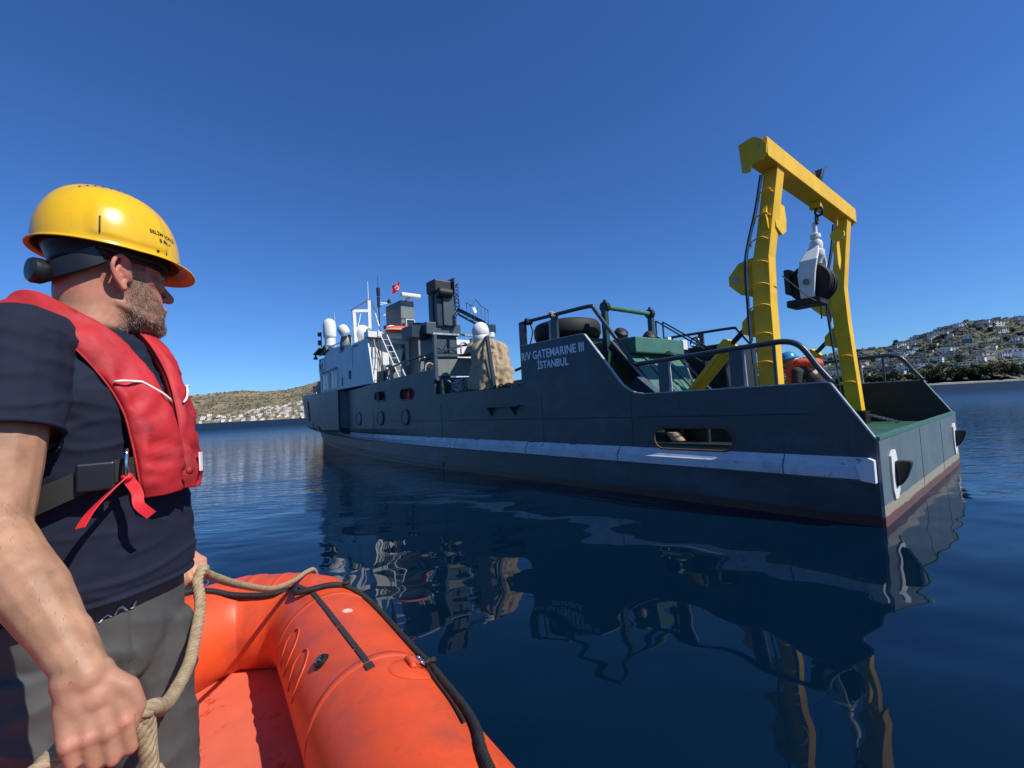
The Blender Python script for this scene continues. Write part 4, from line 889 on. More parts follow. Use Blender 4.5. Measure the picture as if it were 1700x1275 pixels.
def tube_rings(path, r, z, nn=64, n_long=1):
    mb = MB(); N = len(path); rings = []
    for i, p in enumerate(path):
        d0 = (path[i]-path[i-1]).normalized() if i else (path[1]-path[0]).normalized(); d1 = (path[i+1]-path[i]).normalized() if i < N-1 else d0
        b_ = (d0+d1).normalized(); nn_ = Vector((b_.y, -b_.x)); sc_ = 1/max(.3, nn_.dot(Vector((d0.y, -d0.x))))
        rings.append([(p.x+nn_.x*cos(2*pi*k/nn)*r*sc_, p.y+nn_.y*cos(2*pi*k/nn)*r*sc_, z+sin(2*pi*k/nn)*r) for k in range(nn)])
    # resample long stretches
    vs = []; R2 = []
    for i in range(N-1):
        m_ = max(1, int((path[i+1]-path[i]).length/.06))
        for j in range(m_): R2.append([tuple(Vector(a).lerp(Vector(b_), j/m_)) for a, b_ in zip(rings[i], rings[i+1])])
    R2.append(rings[-1])
    for r_ in R2: vs += r_
    mb.add(vs, [(i*nn+k, i*nn+(k+1) % nn, (i+1)*nn+(k+1) % nn, (i+1)*nn+k) for i in range(len(R2)-1) for k in range(nn)]+[tuple(range(nn))[::-1], tuple((len(R2)-1)*nn+k for k in range(nn))])
    return mb
inv(tube_rings(path, R_T, Z_T).build('buoyancy_tube', mt, boat, smooth=True, auto=55))
# welded seam tapes
def seam(P, w_=.05, nm='seam_tape', m=None, th=.0022):
    """flat tape following points given as functions off->point"""
    pass
def ring_tape(k0, wd, fn, a0, a1, nm='seam_tape', m=None, off=.0025, nseg=40):
    mb = MB(); vs = []
    for i in range(nseg+1):
        a = a0+(a1-a0)*i/nseg
        for dk, o in ((-wd/2, -.004), (-wd/2+.003, off), (wd/2-.003, off), (wd/2, -.004)): vs.append(fn(k0+dk, a, o))
    mb.add(vs, [(i*4+j, i*4+j+1, i*4+5+j, i*4+4+j) for i in range(nseg) for j in range(3)])
    return inv(mb.build(nm, m or mt, boat, smooth=True))
for k in (1.80, .62): ring_tape(k, .045, RT, -60, 240)
ring_tape(2.56, .035, RT, -60, 240); ring_tape(-.04, .03, BT, -60, 240); ring_tape(.12, .05, BT, -60, 240)
# black stripe along the top (thin patch, in five pieces with small gaps)
ks = [(2.88, 106.5), (2.41, 101.5), (2.05, 98.8), (1.84, 97.0), (1.73, 97)]
def kphi(s):
    i = min(int(s*4), 3); f = s*4-i; return tuple(a+(b_-a)*f for a, b_ in zip(ks[i], ks[i+1]))
for s0, s1 in ((0, .42), (.43, .66), (.67, .78), (.785, .88), (.90, 1.0)):
    mb = MB(); vs = []; n = 14
    for i in range(n+1):
        k, ph = kphi(s0+(s1-s0)*i/n)
        if k > 2.66: base = RT(2.66, ph, .003)+(Vector((-.62, .60, 0))*(k-2.66)); 
        else: base = RT(k, ph, .003)
        wd = 2.3 if s0 < .8 else 3.4
        for dp in (-wd, wd):
            a = RAD(ph+dp); 
            b2 = RT(min(k, 2.66), ph+dp, .003)+(Vector((-.62, .60, 0))*max(0, k-2.66)); vs.append(b2)
    mb.add(vs, [(2*i, 2*i+1, 2*i+3, 2*i+2) for i in range(n)]); o = inv(mb.build('rubbing_stripe', mstripe, boat))
    md = o.modifiers.new('s', 'SOLIDIFY'); md.thickness = .003; md.offset = 1
# round patches, ring, valve, handle outlines
def patch(k, ph, rk, nm, m, off=.003, n=36):
    mb = MB(); vs = [RT(k, ph, off)]
    for rr, o_ in ((.5, off), (.93, off), (1, off-.003)):
        for i in range(n):
            a = 2*pi*i/n; vs.append(RT(k+rk*rr*cos(a), ph+math.degrees(rk*rr*sin(a)/R_T), o_))
    fs = [(0, 1+i, 1+(i+1) % n) for i in range(n)]+[(1+j*n+i, 1+j*n+(i+1) % n, 1+(j+1)*n+(i+1) % n, 1+(j+1)*n+i) for j in (0, 1) for i in range(n)]
    mb.add(vs, fs); return inv(mb.build(nm, m, boat, smooth=True))
pt = patch(1.665, 68, .080, 'ring_patch', mt, .004)
mb = MB(); c = RT(1.70, 58, .006); u_ = (RT(1.69, 40, 0)-RT(1.69, 58, 0)).normalized(); w_ = t_
mb.tube([c+u_*.022*(cos(a))+w_*.030*sin(a)+Vector((0, 0, .016))+n_*.01 for a in np.linspace(0, 2*pi, 22, endpoint=False)], .0042, 8, closed=True); inv(mb.build('d_ring', mchrome, boat, smooth=True))
mb = MB(); mb.tube([RT(1.70+d_, 66, .006+.007*math.sqrt(max(0, 1-(d_/.035)**2))) for d_ in np.linspace(-.035, .035, 9)], .012, 8); inv(mb.build('ring_tab', mt, boat, smooth=True))
patch(2.30, 84, .026, 'salt_patch', mat('white_salt', (.85, .62, .55), .8, col2=(.8, .25, .15), vscale=60, lo=.4, hi=.6), .0012)
vb = patch(2.0, 127, .034, 'valve_base', mblk, .004)
mb = MB(); c = RT(2.0, 127, .0); ax = (RT(2.0, 127, .1)-c).normalized(); mb.lathe([(.027, 0), (.027, .012), (.022, .015), (.017, .010), (.008, .010), (.006, .016), (0, .016)], c, ax, 24); inv(mb.build('valve_cap', mblk, boat, smooth=True, auto=40))
mb = MB(); mb.box(c+ax*.016, (.006, .03, .004), ax.to_track_quat('Z', 'Y').to_matrix()); inv(mb.build('valve_bar', mchrome, boat))
for k0 in (2.36, 2.13):
    P = [RT(k0+dk, ph, .003) for dk, ph in ((-.04, 172), (-.055, 155), (-.03, 140), (.03, 133), (.075, 137), (.08, 152), (.055, 172))]
    mb = MB(); mb.tube(spline(P, 5), .0035, 6); inv(mb.build('handle_patch_edge', mt, boat, smooth=True))
# floor
fp = [(-1.05, 2.62), (-1.28, 2.80), (-1.72, 2.80), (-1.98, 2.30), (-2.5, 1.0), (-2.6, -.6), (.62, -.6), (.45, .1)]
mb = MB(); mb.prism([(x, y) for x, y in fp], .03, (0, 0, .115), (1, 0, 0), (0, 1, 0), (0, 0, 1)); inv(mb.build('floor', mfl, boat))
mb = MB()
Pf = [Vector((-.553, .832, 0))*k+n_*.335+Vector((0, 0, .150)) for k in (.2, 1, 2, 2.72)]+[Vector((-1.34, 2.565, .150)), Vector((-1.60, 2.565, .150)), Vector((-1.69, 2.32, .150)), Vector((-2.2, 1.05, .150))]
mb.tube(Pf, .012, 6); inv(mb.build('floor_joint', mat('dark_joint', (.05, .012, .008), .7), boat))

# ------------------------------------------------------------------ ropes
def rope_mesh(P, R, strands=3, pitch=.045, n=6, k=10, step=.004, braid=False):
    P = spline(P, k); L = [0]
    for a, b_ in zip(P, P[1:]): L.append(L[-1]+(b_-a).length)
    N = max(8, int(L[-1]/step)); Q = []; j = 0
    for i in range(N+1):
        s = L[-1]*i/N
        while j < len(L)-2 and L[j+1] < s: j += 1
        Q.append(P[j].lerp(P[j+1], (s-L[j])/max(1e-6, L[j+1]-L[j])))
    T = [(Q[min(i+1, N)]-Q[max(i-1, 0)]).normalized() for i in range(N+1)]
    u = T[0].orthogonal().normalized(); U = []
    for t in T: u = (u-t*u.dot(t)).normalized(); U.append(u)
    mb = MB(); rs = R*.56
    dirs = [(s, 1) for s in range(strands)]+([(s+.5, -1) for s in range(strands)] if braid else [])
    for s, dr in dirs:
        pts = []
        for i in range(N+1):
            a = dr*2*pi*(L[-1]*i/N)/pitch+2*pi*s/strands; w_ = T[i].cross(U[i])
            rad = R*.50*(1+(.12*sin(strands*a*1.0+dr) if braid else 0)); pts.append(Q[i]+(U[i]*cos(a)+w_*sin(a))*rad)
        mb.tube(pts, rs, n)
    return mb
mrope = mat('manila_rope', (.40, .30, .175), .85, col2=(.22, .16, .09), vscale=60, bump=.6, bscale=420, bdist=.002)
mcord = mat('black_cord', (.016, .015, .014), .7, var=.5, vscale=50, bump=.5, bscale=400, bdist=.002)
gr = [RT(.35, 98, .01), RT(.62, 90, .012), RT(.86, 82, .012), RT(1.107, 71, .012), RT(1.264, 57, .012), RT(1.42, 47, .012), RT(1.60, 40, .012), RT(1.77, 37, .016), RT(1.95, 33, .012), RT(2.2, 33, .012), RT(2.42, 38, .012), RT(2.56, 50, .012), RT(2.655, 68, .014)]
inv(rope_mesh(gr, .015, 4, .05, 6, 8, .006).build('grab_rope', mcord, boat, smooth=True))
g2_ = [RT(2.655, 68, .014), RT(2.66, 88, .014), RT(2.62, 104, .02)+Vector((-.10, .03, -.01)), Vector((-1.27, 2.585, .555)), Vector((-1.38, 2.562, .540)), Vector((-1.48, 2.558, .540)), Vector((-1.60, 2.555, .552)), Vector((-1.70, 2.54, .582)), Vector((-1.80, 2.48, .602)), Vector((-1.92, 2.2, .603)), Vector((-2.1, 1.75, .603))]
inv(rope_mesh(g2_, .015, 4, .05, 6, 8, .006).build('grab_rope', mcord, boat, smooth=True))
def knot(c, r, seed, R=.011):
    rg = random.Random(seed); c = Vector(c); P = []
    for i in range(11): a = i*1.9; P.append(c+Vector((cos(a)*r, sin(a)*r*.8, .6*r*sin(2.3*a+1))))
    inv(rope_mesh(P, R, 3, .04, 6, 8, .005).build('rope_knot', mcord, boat, smooth=True))
knot(RT(2.655, 68, .02), .020, 1); knot(RT(1.77, 40, .02), .022, 2); knot(RT(1.74, 47, .015), .016, 5)
inv(rope_mesh([RT(1.77, 42, .015), RT(1.65, 50, .008), RT(1.45, 55, .006), RT(1.3, 62, .008)], .006, 3, .03, 5, 8, .006).build('cord_tail', mcord, boat, smooth=True))
mb = MB(); mb.tube([BT(.36, 105, .02)+Vector((.018*cos(a), 0, .018*sin(a))) for a in np.linspace(0, 2*pi, 16, endpoint=False)], .0035, 6, closed=True); inv(mb.build('d_ring', mchrome, boat, smooth=True))
# ------------------------------------------------------------------ people
def cap(mb, p, q, r0, r1, n=14, sc=None):
    """closed tapered capsule"""
    p, q = Vector(p), Vector(q); d = (q-p); L = d.length; d.normalize(); prof = []
    for i in range(7): a = -pi/2+pi/2*i/6; prof.append((r0*cos(a), r0*sin(a)))
    for i in range(7): a = pi/2*i/6; prof.append((r1*cos(a), L+r1*sin(a)))
    return mb.lathe(prof, p, d, n)
def chain(mb, pts):
    for (p, r0), (q, r1) in zip(pts, pts[1:]): cap(mb, p, q, r0, r1)
def ringloft(mb, rings, n=48, ex=2.3):
    """rings: (cx, cy, z, a, b, heading_deg[, ex, tilt])"""
    vs = []
    for r in rings:
        cx, cy, z, a, b_, h = r[:6]; e = r[6] if len(r) > 6 else ex; tl = r[7] if len(r) > 7 else 0
        H = RAD(h); f = Vector((cos(H), sin(H), 0)); l = Vector((-sin(H), cos(H), 0))
        for k in range(n):
            t = 2*pi*k/n; c, s = cos(t), sin(t)
            x = a*math.copysign(abs(c)**(2/e), c); y = b_*math.copysign(abs(s)**(2/e), s)
            vs.append(Vector((cx, cy, z))+f*x+l*y+Vector((0, 0, tl*x)))
    m_ = len(rings)
    return mb.add(vs, [(i*n+k, i*n+(k+1) % n, (i+1)*n+(k+1) % n, (i+1)*n+k) for i in range(m_-1) for k in range(n)]+[tuple(range(n))[::-1], tuple((m_-1)*n+k for k in range(n))])
def remeshed(mb, name, m, parent, vox, smooth=4, fn=None, cut=None, fac=.5):
    o = mb.build('tmp_' + name, m, None, smooth=True)
    r = o.modifiers.new('r', 'REMESH'); r.mode = 'VOXEL'; r.voxel_size = vox; r.use_smooth_shade = True
    if smooth: s = o.modifiers.new('s', 'SMOOTH'); s.iterations = smooth; s.factor = fac
    bpy.context.view_layer.update(); dg = bpy.context.evaluated_depsgraph_get()
    me = bpy.data.meshes.new_from_object(o.evaluated_get(dg)); bpy.data.objects.remove(o)
    me.name = name
    if not me.materials: me.materials.append(m)
    if fn is not None:
        N = len(me.vertices); co = np.empty(N*3); me.vertices.foreach_get('co', co); co = co.reshape(-1, 3); no = np.empty(N*3); me.vertices.foreach_get('normal', no); no = no.reshape(-1, 3)
        d = np.array([fn(Vector(c), Vector(k)) for c, k in zip(co, no)]); co = co+no*d[:, None]; me.vertices.foreach_set('co', co.ravel())
    if cut is not None:
        bm = bmesh.new(); bm.from_mesh(me); kill = [f for f in bm.faces if cut(f.calc_center_median(), f.normal)]
        bmesh.ops.delete(bm, geom=kill, context='FACES'); bm.to_mesh(me); bm.free()
    me.update(); me.polygons.foreach_set('use_smooth', [True]*len(me.polygons))
    o = bpy.data.objects.new(name, me); COL.objects.link(o); o.parent = parent; return o

mskin = mat('skin', (.48, .235, .145), .5, bump=.25, bscale=260, bdist=.0012, sss=.06, spec=.25)
def skin_colour(m):
    n = m.node_tree.nodes; L = m.node_tree.links; b = n['Principled BSDF']
    at = n.new('ShaderNodeAttribute'); at.attribute_name = 'tone'
    t = n.new('ShaderNodeTexNoise'); t.inputs['Scale'].default_value = 28; t.inputs['Detail'].default_value = 6
    tc = n.new('ShaderNodeTexCoord'); L.new(tc.outputs['Object'], t.inputs['Vector'])
    r = n.new('ShaderNodeMapRange'); r.inputs[1].default_value = .35; r.inputs[2].default_value = .7; r.inputs[3].default_value = 1.12; r.inputs[4].default_value = .80; L.new(t.outputs['Fac'], r.inputs[0])
    mx = n.new('ShaderNodeVectorMath'); mx.operation = 'MULTIPLY'; L.new(at.outputs['Color'], mx.inputs[0])
    cb = n.new('ShaderNodeCombineXYZ'); [L.new(r.outputs[0], cb.inputs[i]) for i in range(3)]; L.new(cb.outputs[0], mx.inputs[1]); L.new(mx.outputs[0], b.inputs['Base Color'])
skin_colour(mskin)
mshirt = mat('navy_cotton', (.011, .016, .034), .85, var=.25, vscale=14, bump=.35, bscale=600, bdist=.0012, spec=.25)
mtrou = mat('grey_work_trousers', (.075, .074, .070), .7, var=.25, vscale=8, bump=.3, bscale=500, bdist=.001, spec=.35)
mvest = mat('red_vest_cover', (.50, .020, .026), .65, col2=(.33, .016, .020), vscale=6, bump=.3, bscale=30, bdist=.004, spec=.4)
layer(mvest, (.09, .015, .014), nmask(11., .52, .70, amt=.75)); layer(mvest, (.05, .012, .01), nmask(40., .66, .72, amt=.6))
mweb = mat('black_webbing', (.014, .015, .013), .7, bump=.5, bscale=500, bdist=.001); mredweb = mat('red_webbing', (.70, .02, .03), .6, bump=.3, bscale=500, bdist=.001)
mpipe = mat('pale_piping', (.75, .72, .66), .6); mhel = mat('yellow_helmet_plastic', (.80, .47, .004), .24, var=.10, vscale=12, coat=.3, spec=.5)
layer(mhel, (.25, .14, .02), nmask(34., .62, .70, (1, 1, .5), .6, 8)); layer(mhel, (.10, .06, .02), nmask(75., .67, .70, amt=.8)); layer(mhel, (.55, .33, .03), nmask(9., .5, .7, (1, 1, .6), .5, 9))
mhelin = mat('orange_brim_underside', (.75, .30, .01), .35); mharn = mat('black_harness', (.010, .011, .014), .4); mhair = mat('short_hair', (.06, .035, .022), .7); mbeard = mat('beard_stubble', (.16, .10, .065), .7, col2=(.42, .36, .30), vscale=90, lo=.5, hi=.6)

man = empty('person', (-.91, 1.0, .145))
tag(man, 'man in yellow hard hat, navy t-shirt and red life jacket in the rubber boat', 'person')
def mp(o): o.parent = man; o.matrix_parent_inverse = Matrix.Translation((.91, -1.0, -.145)); return o
MC = Vector((-.91, 1.0, 0)); HC = RAD(6); cf = Vector((cos(HC), sin(HC), 0)); cl_ = Vector((-sin(HC), cos(HC), 0))
def TF(f, l, z): return MC+cf*f+cl_*l+Vector((0, 0, z))
HD = RAD(65); hf = Vector((cos(HD), sin(HD), 0)); hl = Vector((-sin(HD), cos(HD), 0)); HCN = Vector((-.903, 1.032, 1.715))
def HF(x, y, z): return HCN+hf*x+hl*y+Vector((0, 0, z))       # x forward, y to his left, z above the chin
# --- body: head, neck, trunk core, arms, hands, legs in one skin
B = MB()
def headring(z, x0, x1, w_, e=2.2, jf=1.):
    c = (x0+x1)/2; p = HF(c, 0, z); return (p.x, p.y, p.z, (x1-x0)/2, w_, 65, e)
ringloft(B, [headring(-.002, .030, .078, .018), headring(.006, .005, .094, .036), headring(.022, -.030, .101, .052, 2.3), headring(.042, -.058, .101, .060, 2.35), headring(.062, -.074, .098, .0655, 2.35), headring(.085, -.084, .095, .069, 2.3),
             headring(.108, -.090, .092, .0715, 2.3), headring(.128, -.095, .085, .073, 2.35), headring(.142, -.098, .086, .074, 2.35), headring(.155, -.100, .096, .075, 2.3), headring(.18, -.101, .095, .0765, 2.2), headring(.205, -.097, .086, .073), headring(.228, -.083, .068, .060), headring(.243, -.05, .038, .035)], 40)
chain(B, [(HF(.090, 0, .140), .0085), (HF(.108, 0, .112), .0105), (HF(.1185, 0, .098), .0125)])
for s in (-1, 1):
    cap(B, HF(.106, .011*s, .092), HF(.098, .015*s, .090), .0075, .006)            # nostril wings
    cap(B, HF(.082, .014*s, .156), HF(.070, .046*s, .155), .013, .010)             # brow
    cap(B, HF(.072, .040*s, .112), HF(.045, .058*s, .118), .016, .014)             # cheekbone
    cap(B, HF(.055, .044*s, .030), HF(-.012, .056*s, .058), .016, .014)            # jaw line
    cap(B, HF(.030, .060*s, .130), HF(.0, .066*s, .128), .010, .010)
    B.ball(HF(.078, .031*s, .137), .013, 12)
cap(B, HF(.098, -.018, .064), HF(.098, .018, .064), .0085, .0085); cap(B, HF(.096, -.015, .053), HF(.096, .015, .053), .0085, .0085)
B.ball(HF(.090, 0, .018), .022, 12)
# right and left ears
for s in (-1, 1):
    E = lambda x, z, o: HF(-.010+x, s*(.0735+o), .112+z)
    P = [E(.010, -.006, .004), E(.008, .018, .008), E(.004, .034, .012), E(-.010, .042, .017), E(-.024, .034, .022), E(-.030, .016, .023), E(-.024, -.004, .018), E(-.012, -.020, .011), E(-.001, -.026, .007)]
    for p, q in zip(spline(P, 3), spline(P, 3)[1:]): cap(B, p, q, .0052, .0052, 8)
    Pc = [E(.004, .006, .004), E(-.008, .014, .006), E(-.012, .000, .006), E(-.004, -.014, .005)]
    for p in Pc: B.ball(p, .0085, 10)
    Pa = [E(-.002, .026, .010), E(-.014, .022, .013), E(-.019, .008, .014), E(-.014, -.008, .012)]
    for p, q in zip(Pa, Pa[1:]): cap(B, p, q, .0045, .0045, 8)
    B.ball(E(-.002, .030, .004), .012, 10); B.ball(E(-.006, .016, .001), .013, 10); B.ball(E(-.004, -.025, .007), .0088, 10); B.ball(E(.007, -.002, .006), .005, 8)
# neck
nk0 = TF(-.035, -.0, 1.62); nk1 = HF(-.030, 0, .06)
ringloft(B, [(nk0.x, nk0.y, 1.62, .10, .12, 20), (nk0.x, nk0.y, 1.66, .080, .095, 30), (nk0.x-.002, nk0.y+.006, 1.69, .068, .074, 40), (HF(-.030, 0, 0).x-.004, HF(-.030, 0, 0).y-.008, 1.72, .064, .064, 50), (HF(-.03, 0, 0).x, HF(-.03, 0, 0).y, 1.76, .066, .061, 60), (HF(-.026, 0, 0).x, HF(-.026, 0, 0).y, 1.80, .072, .064, 65), (HF(-.02, 0, 0).x, HF(-.02, 0, 0).y, 1.84, .076, .066, 65)], 32)

# trunk core
ringloft(B, [(-.93, 1.0, 1.0, .10, .13, -18), (-.925, 1.0, 1.2, .115, .15, -12), (-.915, 1.0, 1.40, .12, .16, 0), (-.915, 1.0, 1.56, .115, .16, 8), (-.925, 1.0, 1.65, .08, .13, 8)], 32)
# right arm
S_ = Vector((-.877, .806, 1.655)); E_ = Vector((-.818, .722, 1.350)); W_ = Vector((-.628, .668, 1.150))
def lerp3(a, b_, t): return a.lerp(b_, t)
chain(B, [(S_, .058), (lerp3(S_, E_, .35), .056), (lerp3(S_, E_, .7), .050), (E_, .043)])
chain(B, [(E_, .043), (lerp3(E_, W_, .22)+Vector((-.004, -.002, -.004)), .0475), (lerp3(E_, W_, .45), .045), (lerp3(E_, W_, .75), .0345), (W_, .0285)])
cap(B, lerp3(E_, W_, .75)+Vector((.004, .004, .002)), W_+Vector((.012, .004, -.030)), .0315, .0265); cap(B, W_+Vector((-.010, -.012, .0)), W_+Vector((.0, -.012, -.040)), .022, .020)
KN = []
def hand(B, W, d, a, nb, sc=1., curl=((.2, 1.35, 1.2), (.25, 1.4, 1.2), (.3, 1.4, 1.2), (.35, 1.4, 1.2)), thumb=None, spread=.0205):
    """W wrist, d towards the knuckles, a towards the thumb side, nb out of the back of the hand"""
    d, a, nb = d.normalized(), a.normalized(), nb.normalized(); L = .088*sc
    for k, off in enumerate((1.5, .5, -.5, -1.5)):
        kn = W+d*(L*(1-.05*abs(k-1)))+a*(off*spread*sc)+nb*.006*sc; KN.append((kn+nb*.008*sc, .011)); B.ball(kn+nb*.002*sc, .0128*sc, 10)
        chain(B, [(W+a*off*.012*sc, .017*sc), (W+d*L*.5+a*off*spread*.85*sc, .0165*sc), (kn, .0125*sc)])
        dirv = d.copy(); p = kn; ln = (.041, .026, .021) if k != 3 else (.032, .021, .018); rr = (.0105, .0095, .0088, .0078) if k != 3 else (.0095, .0085, .008, .007)
        ang = 0; pts = [(p, .0118*sc)]
        for j in range(3):
            ang += curl[k][j]; dirv = d*cos(ang)-nb*sin(ang); p = p+dirv*ln[j]*sc; pts.append((p, rr[j+1]*sc)); KN.append((p+nb*.006, .008)) if j < 2 else None
        chain(B, pts)
    th = thumb or [(.022, .020, .002), (.050, .038, -.006), (.080, .036, -.020), (.100, .028, -.034)]
    chain(B, [(W+d*x*sc+a*y*sc+nb*z*sc, r*sc) for (x, y, z), r in zip(th, (.019, .0155, .0125, .0100))])
    cap(B, W+a*.01*sc-nb*.008*sc, W+d*.06*sc+a*.012*sc-nb*.012*sc, .018*sc, .015*sc)
hand(B, W_, Vector((.30, -.10, -.93)), Vector((.74, .66, .12)), Vector((.60, -.70, .30)), .95, thumb=[(.016, .020, .0), (.040, .042, .004), (.072, .048, -.004), (.098, .036, -.016)])
# left arm
S2 = Vector((-.985, 1.175, 1.645)); E2 = Vector((-1.04, 1.29, 1.40)); W2 = Vector((-.925, 1.215, 1.185))
chain(B, [(S2, .058), (lerp3(S2, E2, .5), .053), (E2, .042)]); chain(B, [(E2, .042), (lerp3(E2, W2, .3), .044), (lerp3(E2, W2, .7), .034), (W2, .028)])
hand(B, W2, Vector((.72, -.22, -.55)), Vector((-.55, -.6, .15)), Vector((.55, .15, .5)), 1.0, curl=((.3, 1.3, 1.2),)*4, thumb=[(.02, .02, 0), (.05, .034, -.006), (.085, .030, -.012), (.112, .022, -.016)])
# legs
for s in (-1, 1):
    hx = MC+Vector((-.01+.02*s, .09*s, 0)); chain(B, [(hx+Vector((0, 0, .98)), .085), (hx+Vector((.02, 0, .60)), .055), (hx+Vector((-.01, 0, .24)), .042)])
def skin_fn(c, n): return noise.noise(c*45)*.0004
body = remeshed(B, 'body', mskin, None, .0030, 6, skin_fn); mp(body)
me = body.data; N = len(me.vertices); co = np.empty(N*3); me.vertices.foreach_get('co', co); co = co.reshape(-1, 3); no = np.empty(N*3); me.vertices.foreach_get('normal', no); no = no.reshape(-1, 3)
rel = co-np.array(HCN); X = rel@np.array(hf); Y = rel@np.array(hl); Z = rel[:, 2]
def ss(x, a, b_): t = np.clip((x-a)/(b_-a), 0, 1); return t*t*(3-2*t)
base = np.array([.43, .235, .145]); ruddy = np.array([.44, .17, .11]); tan = np.array([.37, .200, .118])
arm = co[:, 1] < .80
nz_ = np.array([noise.fractal(Vector(c)*14, .8, 2, 4) for c in co])
nz2 = np.array([noise.noise(Vector(c)*140) for c in co])
colr = np.tile(base, (N, 1)); headm = (co[:, 2] > 1.64) & (np.abs(Y) < .12)
w_r = np.clip(.45+nz_*.9, 0, 1)*headm; colr = colr*(1-w_r[:, None])+ruddy*w_r[:, None]
ear = ((np.abs(Y) > .078) & (Z > .075) & (Z < .165) & (X < .02) & (X > -.05)); colr[ear] = colr[ear]*.35+np.array([.56, .19, .14])*.65
colr[arm] = tan*(1+.22*nz_[arm, None])
hand_ = (co[:, 2] < 1.16) & (co[:, 1] < .75); colr[hand_] = colr[hand_]*.6+np.array([.45, .20, .135])*.4
for c_, r_k in KN:
    d_ = np.linalg.norm(co-np.array(c_), axis=1); w_k = np.exp(-(d_/r_k)**2)[:, None]*.55; colr = colr*(1-w_k)+np.array([.50, .175, .115])*w_k
bd = ss(X, -.016, .012)*(1-ss(Z-(.128-(X-.015)*.80), -.010, .008))
bd = np.maximum(bd, ss(Z, .055, .03)*ss(X, -.03, .0)*ss(Z, -.05, -.012)*.9)*headm*(Z > -.05)
side = (X > .012) & (X < .034) & (Z > .1) & (Z < .16); bd[side & headm] = np.maximum(bd[side & headm], .5)
lips = (X > .098) & (Z > .046) & (Z < .072) & (np.abs(Y) < .02); bd[lips] = 0
hr = ss(Z, .098+.0*X, .130)*ss(X, .012, -.012)*headm*(1-ear)*ss(-X*1., -.02, -.0)
hr = np.maximum(hr, (Z > .135)*(X < .034)*headm*(1-ear)*1.)
k_ = np.clip(bd*(.60+.25*nz2), 0, .80)[:, None]; colr = colr*(1-k_)+np.array([.12, .085, .062])*k_
k_ = np.clip(hr*(.62+.3*nz2), 0, .85)[:, None]; colr = colr*(1-k_)+np.array([.10, .065, .045])*k_
rg = np.random.RandomState(4)
for _ in range(90):                                     # moles and freckles
    i = rg.randint(N); d_ = np.linalg.norm(co-co[i], axis=1); r = rg.uniform(.0012, .0022); m_ = d_ < r; colr[m_] *= .55
att = me.color_attributes.new('tone', 'FLOAT_COLOR', 'POINT'); att.data.foreach_set('color', np.c_[colr, np.ones(N)].ravel())
def stubble(mask, count, ln, m, name, wd=.00035, drop=(.25, 0, -.9), lean=.9):
    idx = np.where(mask > .35)[0]; pr = mask[idx]/mask[idx].sum(); pick = rg.choice(idx, count, p=pr); mb = MB(); vs = []; fs = []
    for q, i in enumerate(pick):
        p = Vector(co[i])+Vector(rg.uniform(-.0015, .0015, 3)); n = Vector(no[i]); dr = (n+Vector((hf*drop[0]).to_tuple())*lean+Vector((0, 0, drop[2]))*lean+Vector(rg.uniform(-.5, .5, 3))).normalized()
        s = n.cross(dr).normalized()*wd; L = ln*rg.uniform(.5, 1.2); p = p-n*.0005; vs += [p-s, p+s, p+dr*L]; fs.append((q*3, q*3+1, q*3+2))
    mb.add(vs, fs); o = mb.build(name, m, None, weld=False); return mp(o)
stubble(bd, 9500, .0058, mbeard, 'beard', .00032); stubble(hr*(Z < .19), 5500, .0030, mhair, 'hair', .00028)
armm = ((co[:, 1] < .80) & (co[:, 2] < 1.40) & (co[:, 2] > 1.17)).astype(float); stubble(armm, 900, .008, mhair, 'arm_hair', .00016, (0, 0, -1.2), 1.2)
for s in (-1, 1):
    mb = MB(); mb.ball(HF(.0825, .031*s, .137), .0115, 14); eye = mp(mb.build('eye', mat('eye_white', (.30, .24, .21), .3), None, smooth=True))
    mb = MB(); mb.ball(HF(.0905, .033*s, .137), .0052, 10); o = mb.build('iris', mharn, None, smooth=True); mp(o)

# --- t-shirt
T = MB()
ringloft(T, [(-.915, .998, 1.125, .146, .185, -18), (-.915, 1.0, 1.20, .150, .187, -12), (-.915, 1.0, 1.28, .148, .186, -6), (-.915, 1.0, 1.38, .142, .184, 0), (-.912, 1.0, 1.48, .142, .190, 5), (-.912, 1.0, 1.56, .140, .193, 8, 2.5), (-.918, 1.0, 1.62, .118, .186, 9, 2.5), (-.922, 1.0, 1.665, .095, .160, 10, 2.3), (-.92, 1.0, 1.695, .080, .115, 5), (-.925, 1.0, 1.712, .073, .082, 20)], 64)
cuff_p = lerp3(S_, E_, .50); cdir = (E_-S_).normalized()
chain(T, [(S_+Vector((-.02, .05, .0)), .075), (S_, .073), (lerp3(S_, E_, .25), .073), (lerp3(S_, E_, .52), .071)])
cd2 = (E2-S2).normalized(); chain(T, [(S2+Vector((0, -.05, .0)), .075), (S2, .073), (lerp3(S2, E2, .6), .072)])
def shirt_fn(c, n):
    r = c-MC; f = r.dot(cf); l = r.dot(cl_); z = c.z
    a = noise.noise(Vector((f*5+z*9, l*5-z*8, z*16)))+.5*noise.noise(Vector((f*9-z*20, l*10+z*18, z*10+4)))
    rd = 1-abs(a)*2.2
    w_ = .0085*max(0, rd)**1.5*(.6+.6*noise.noise(Vector((f*4, l*4, z*4+7))))
    arm_ = max(0, 1-(c-S_.lerp(E_, .25)).length/.16)
    w_ += arm_*.009*max(0, 1-abs(noise.noise(Vector((c.x*9+c.z*20, c.y*9, c.z*6))))*3)
    g = abs(z-1.20-.05*f-.01*sin(l*20)); w_ += .004*max(0, 1-g/.010)            # bunching over the waist
    w_ += .007*noise.noise(Vector((f*4.5, l*4.5, z*5.5)))
    if z < 1.20 and abs((z-1.172)) < .006: w_ -= .0025
    return w_
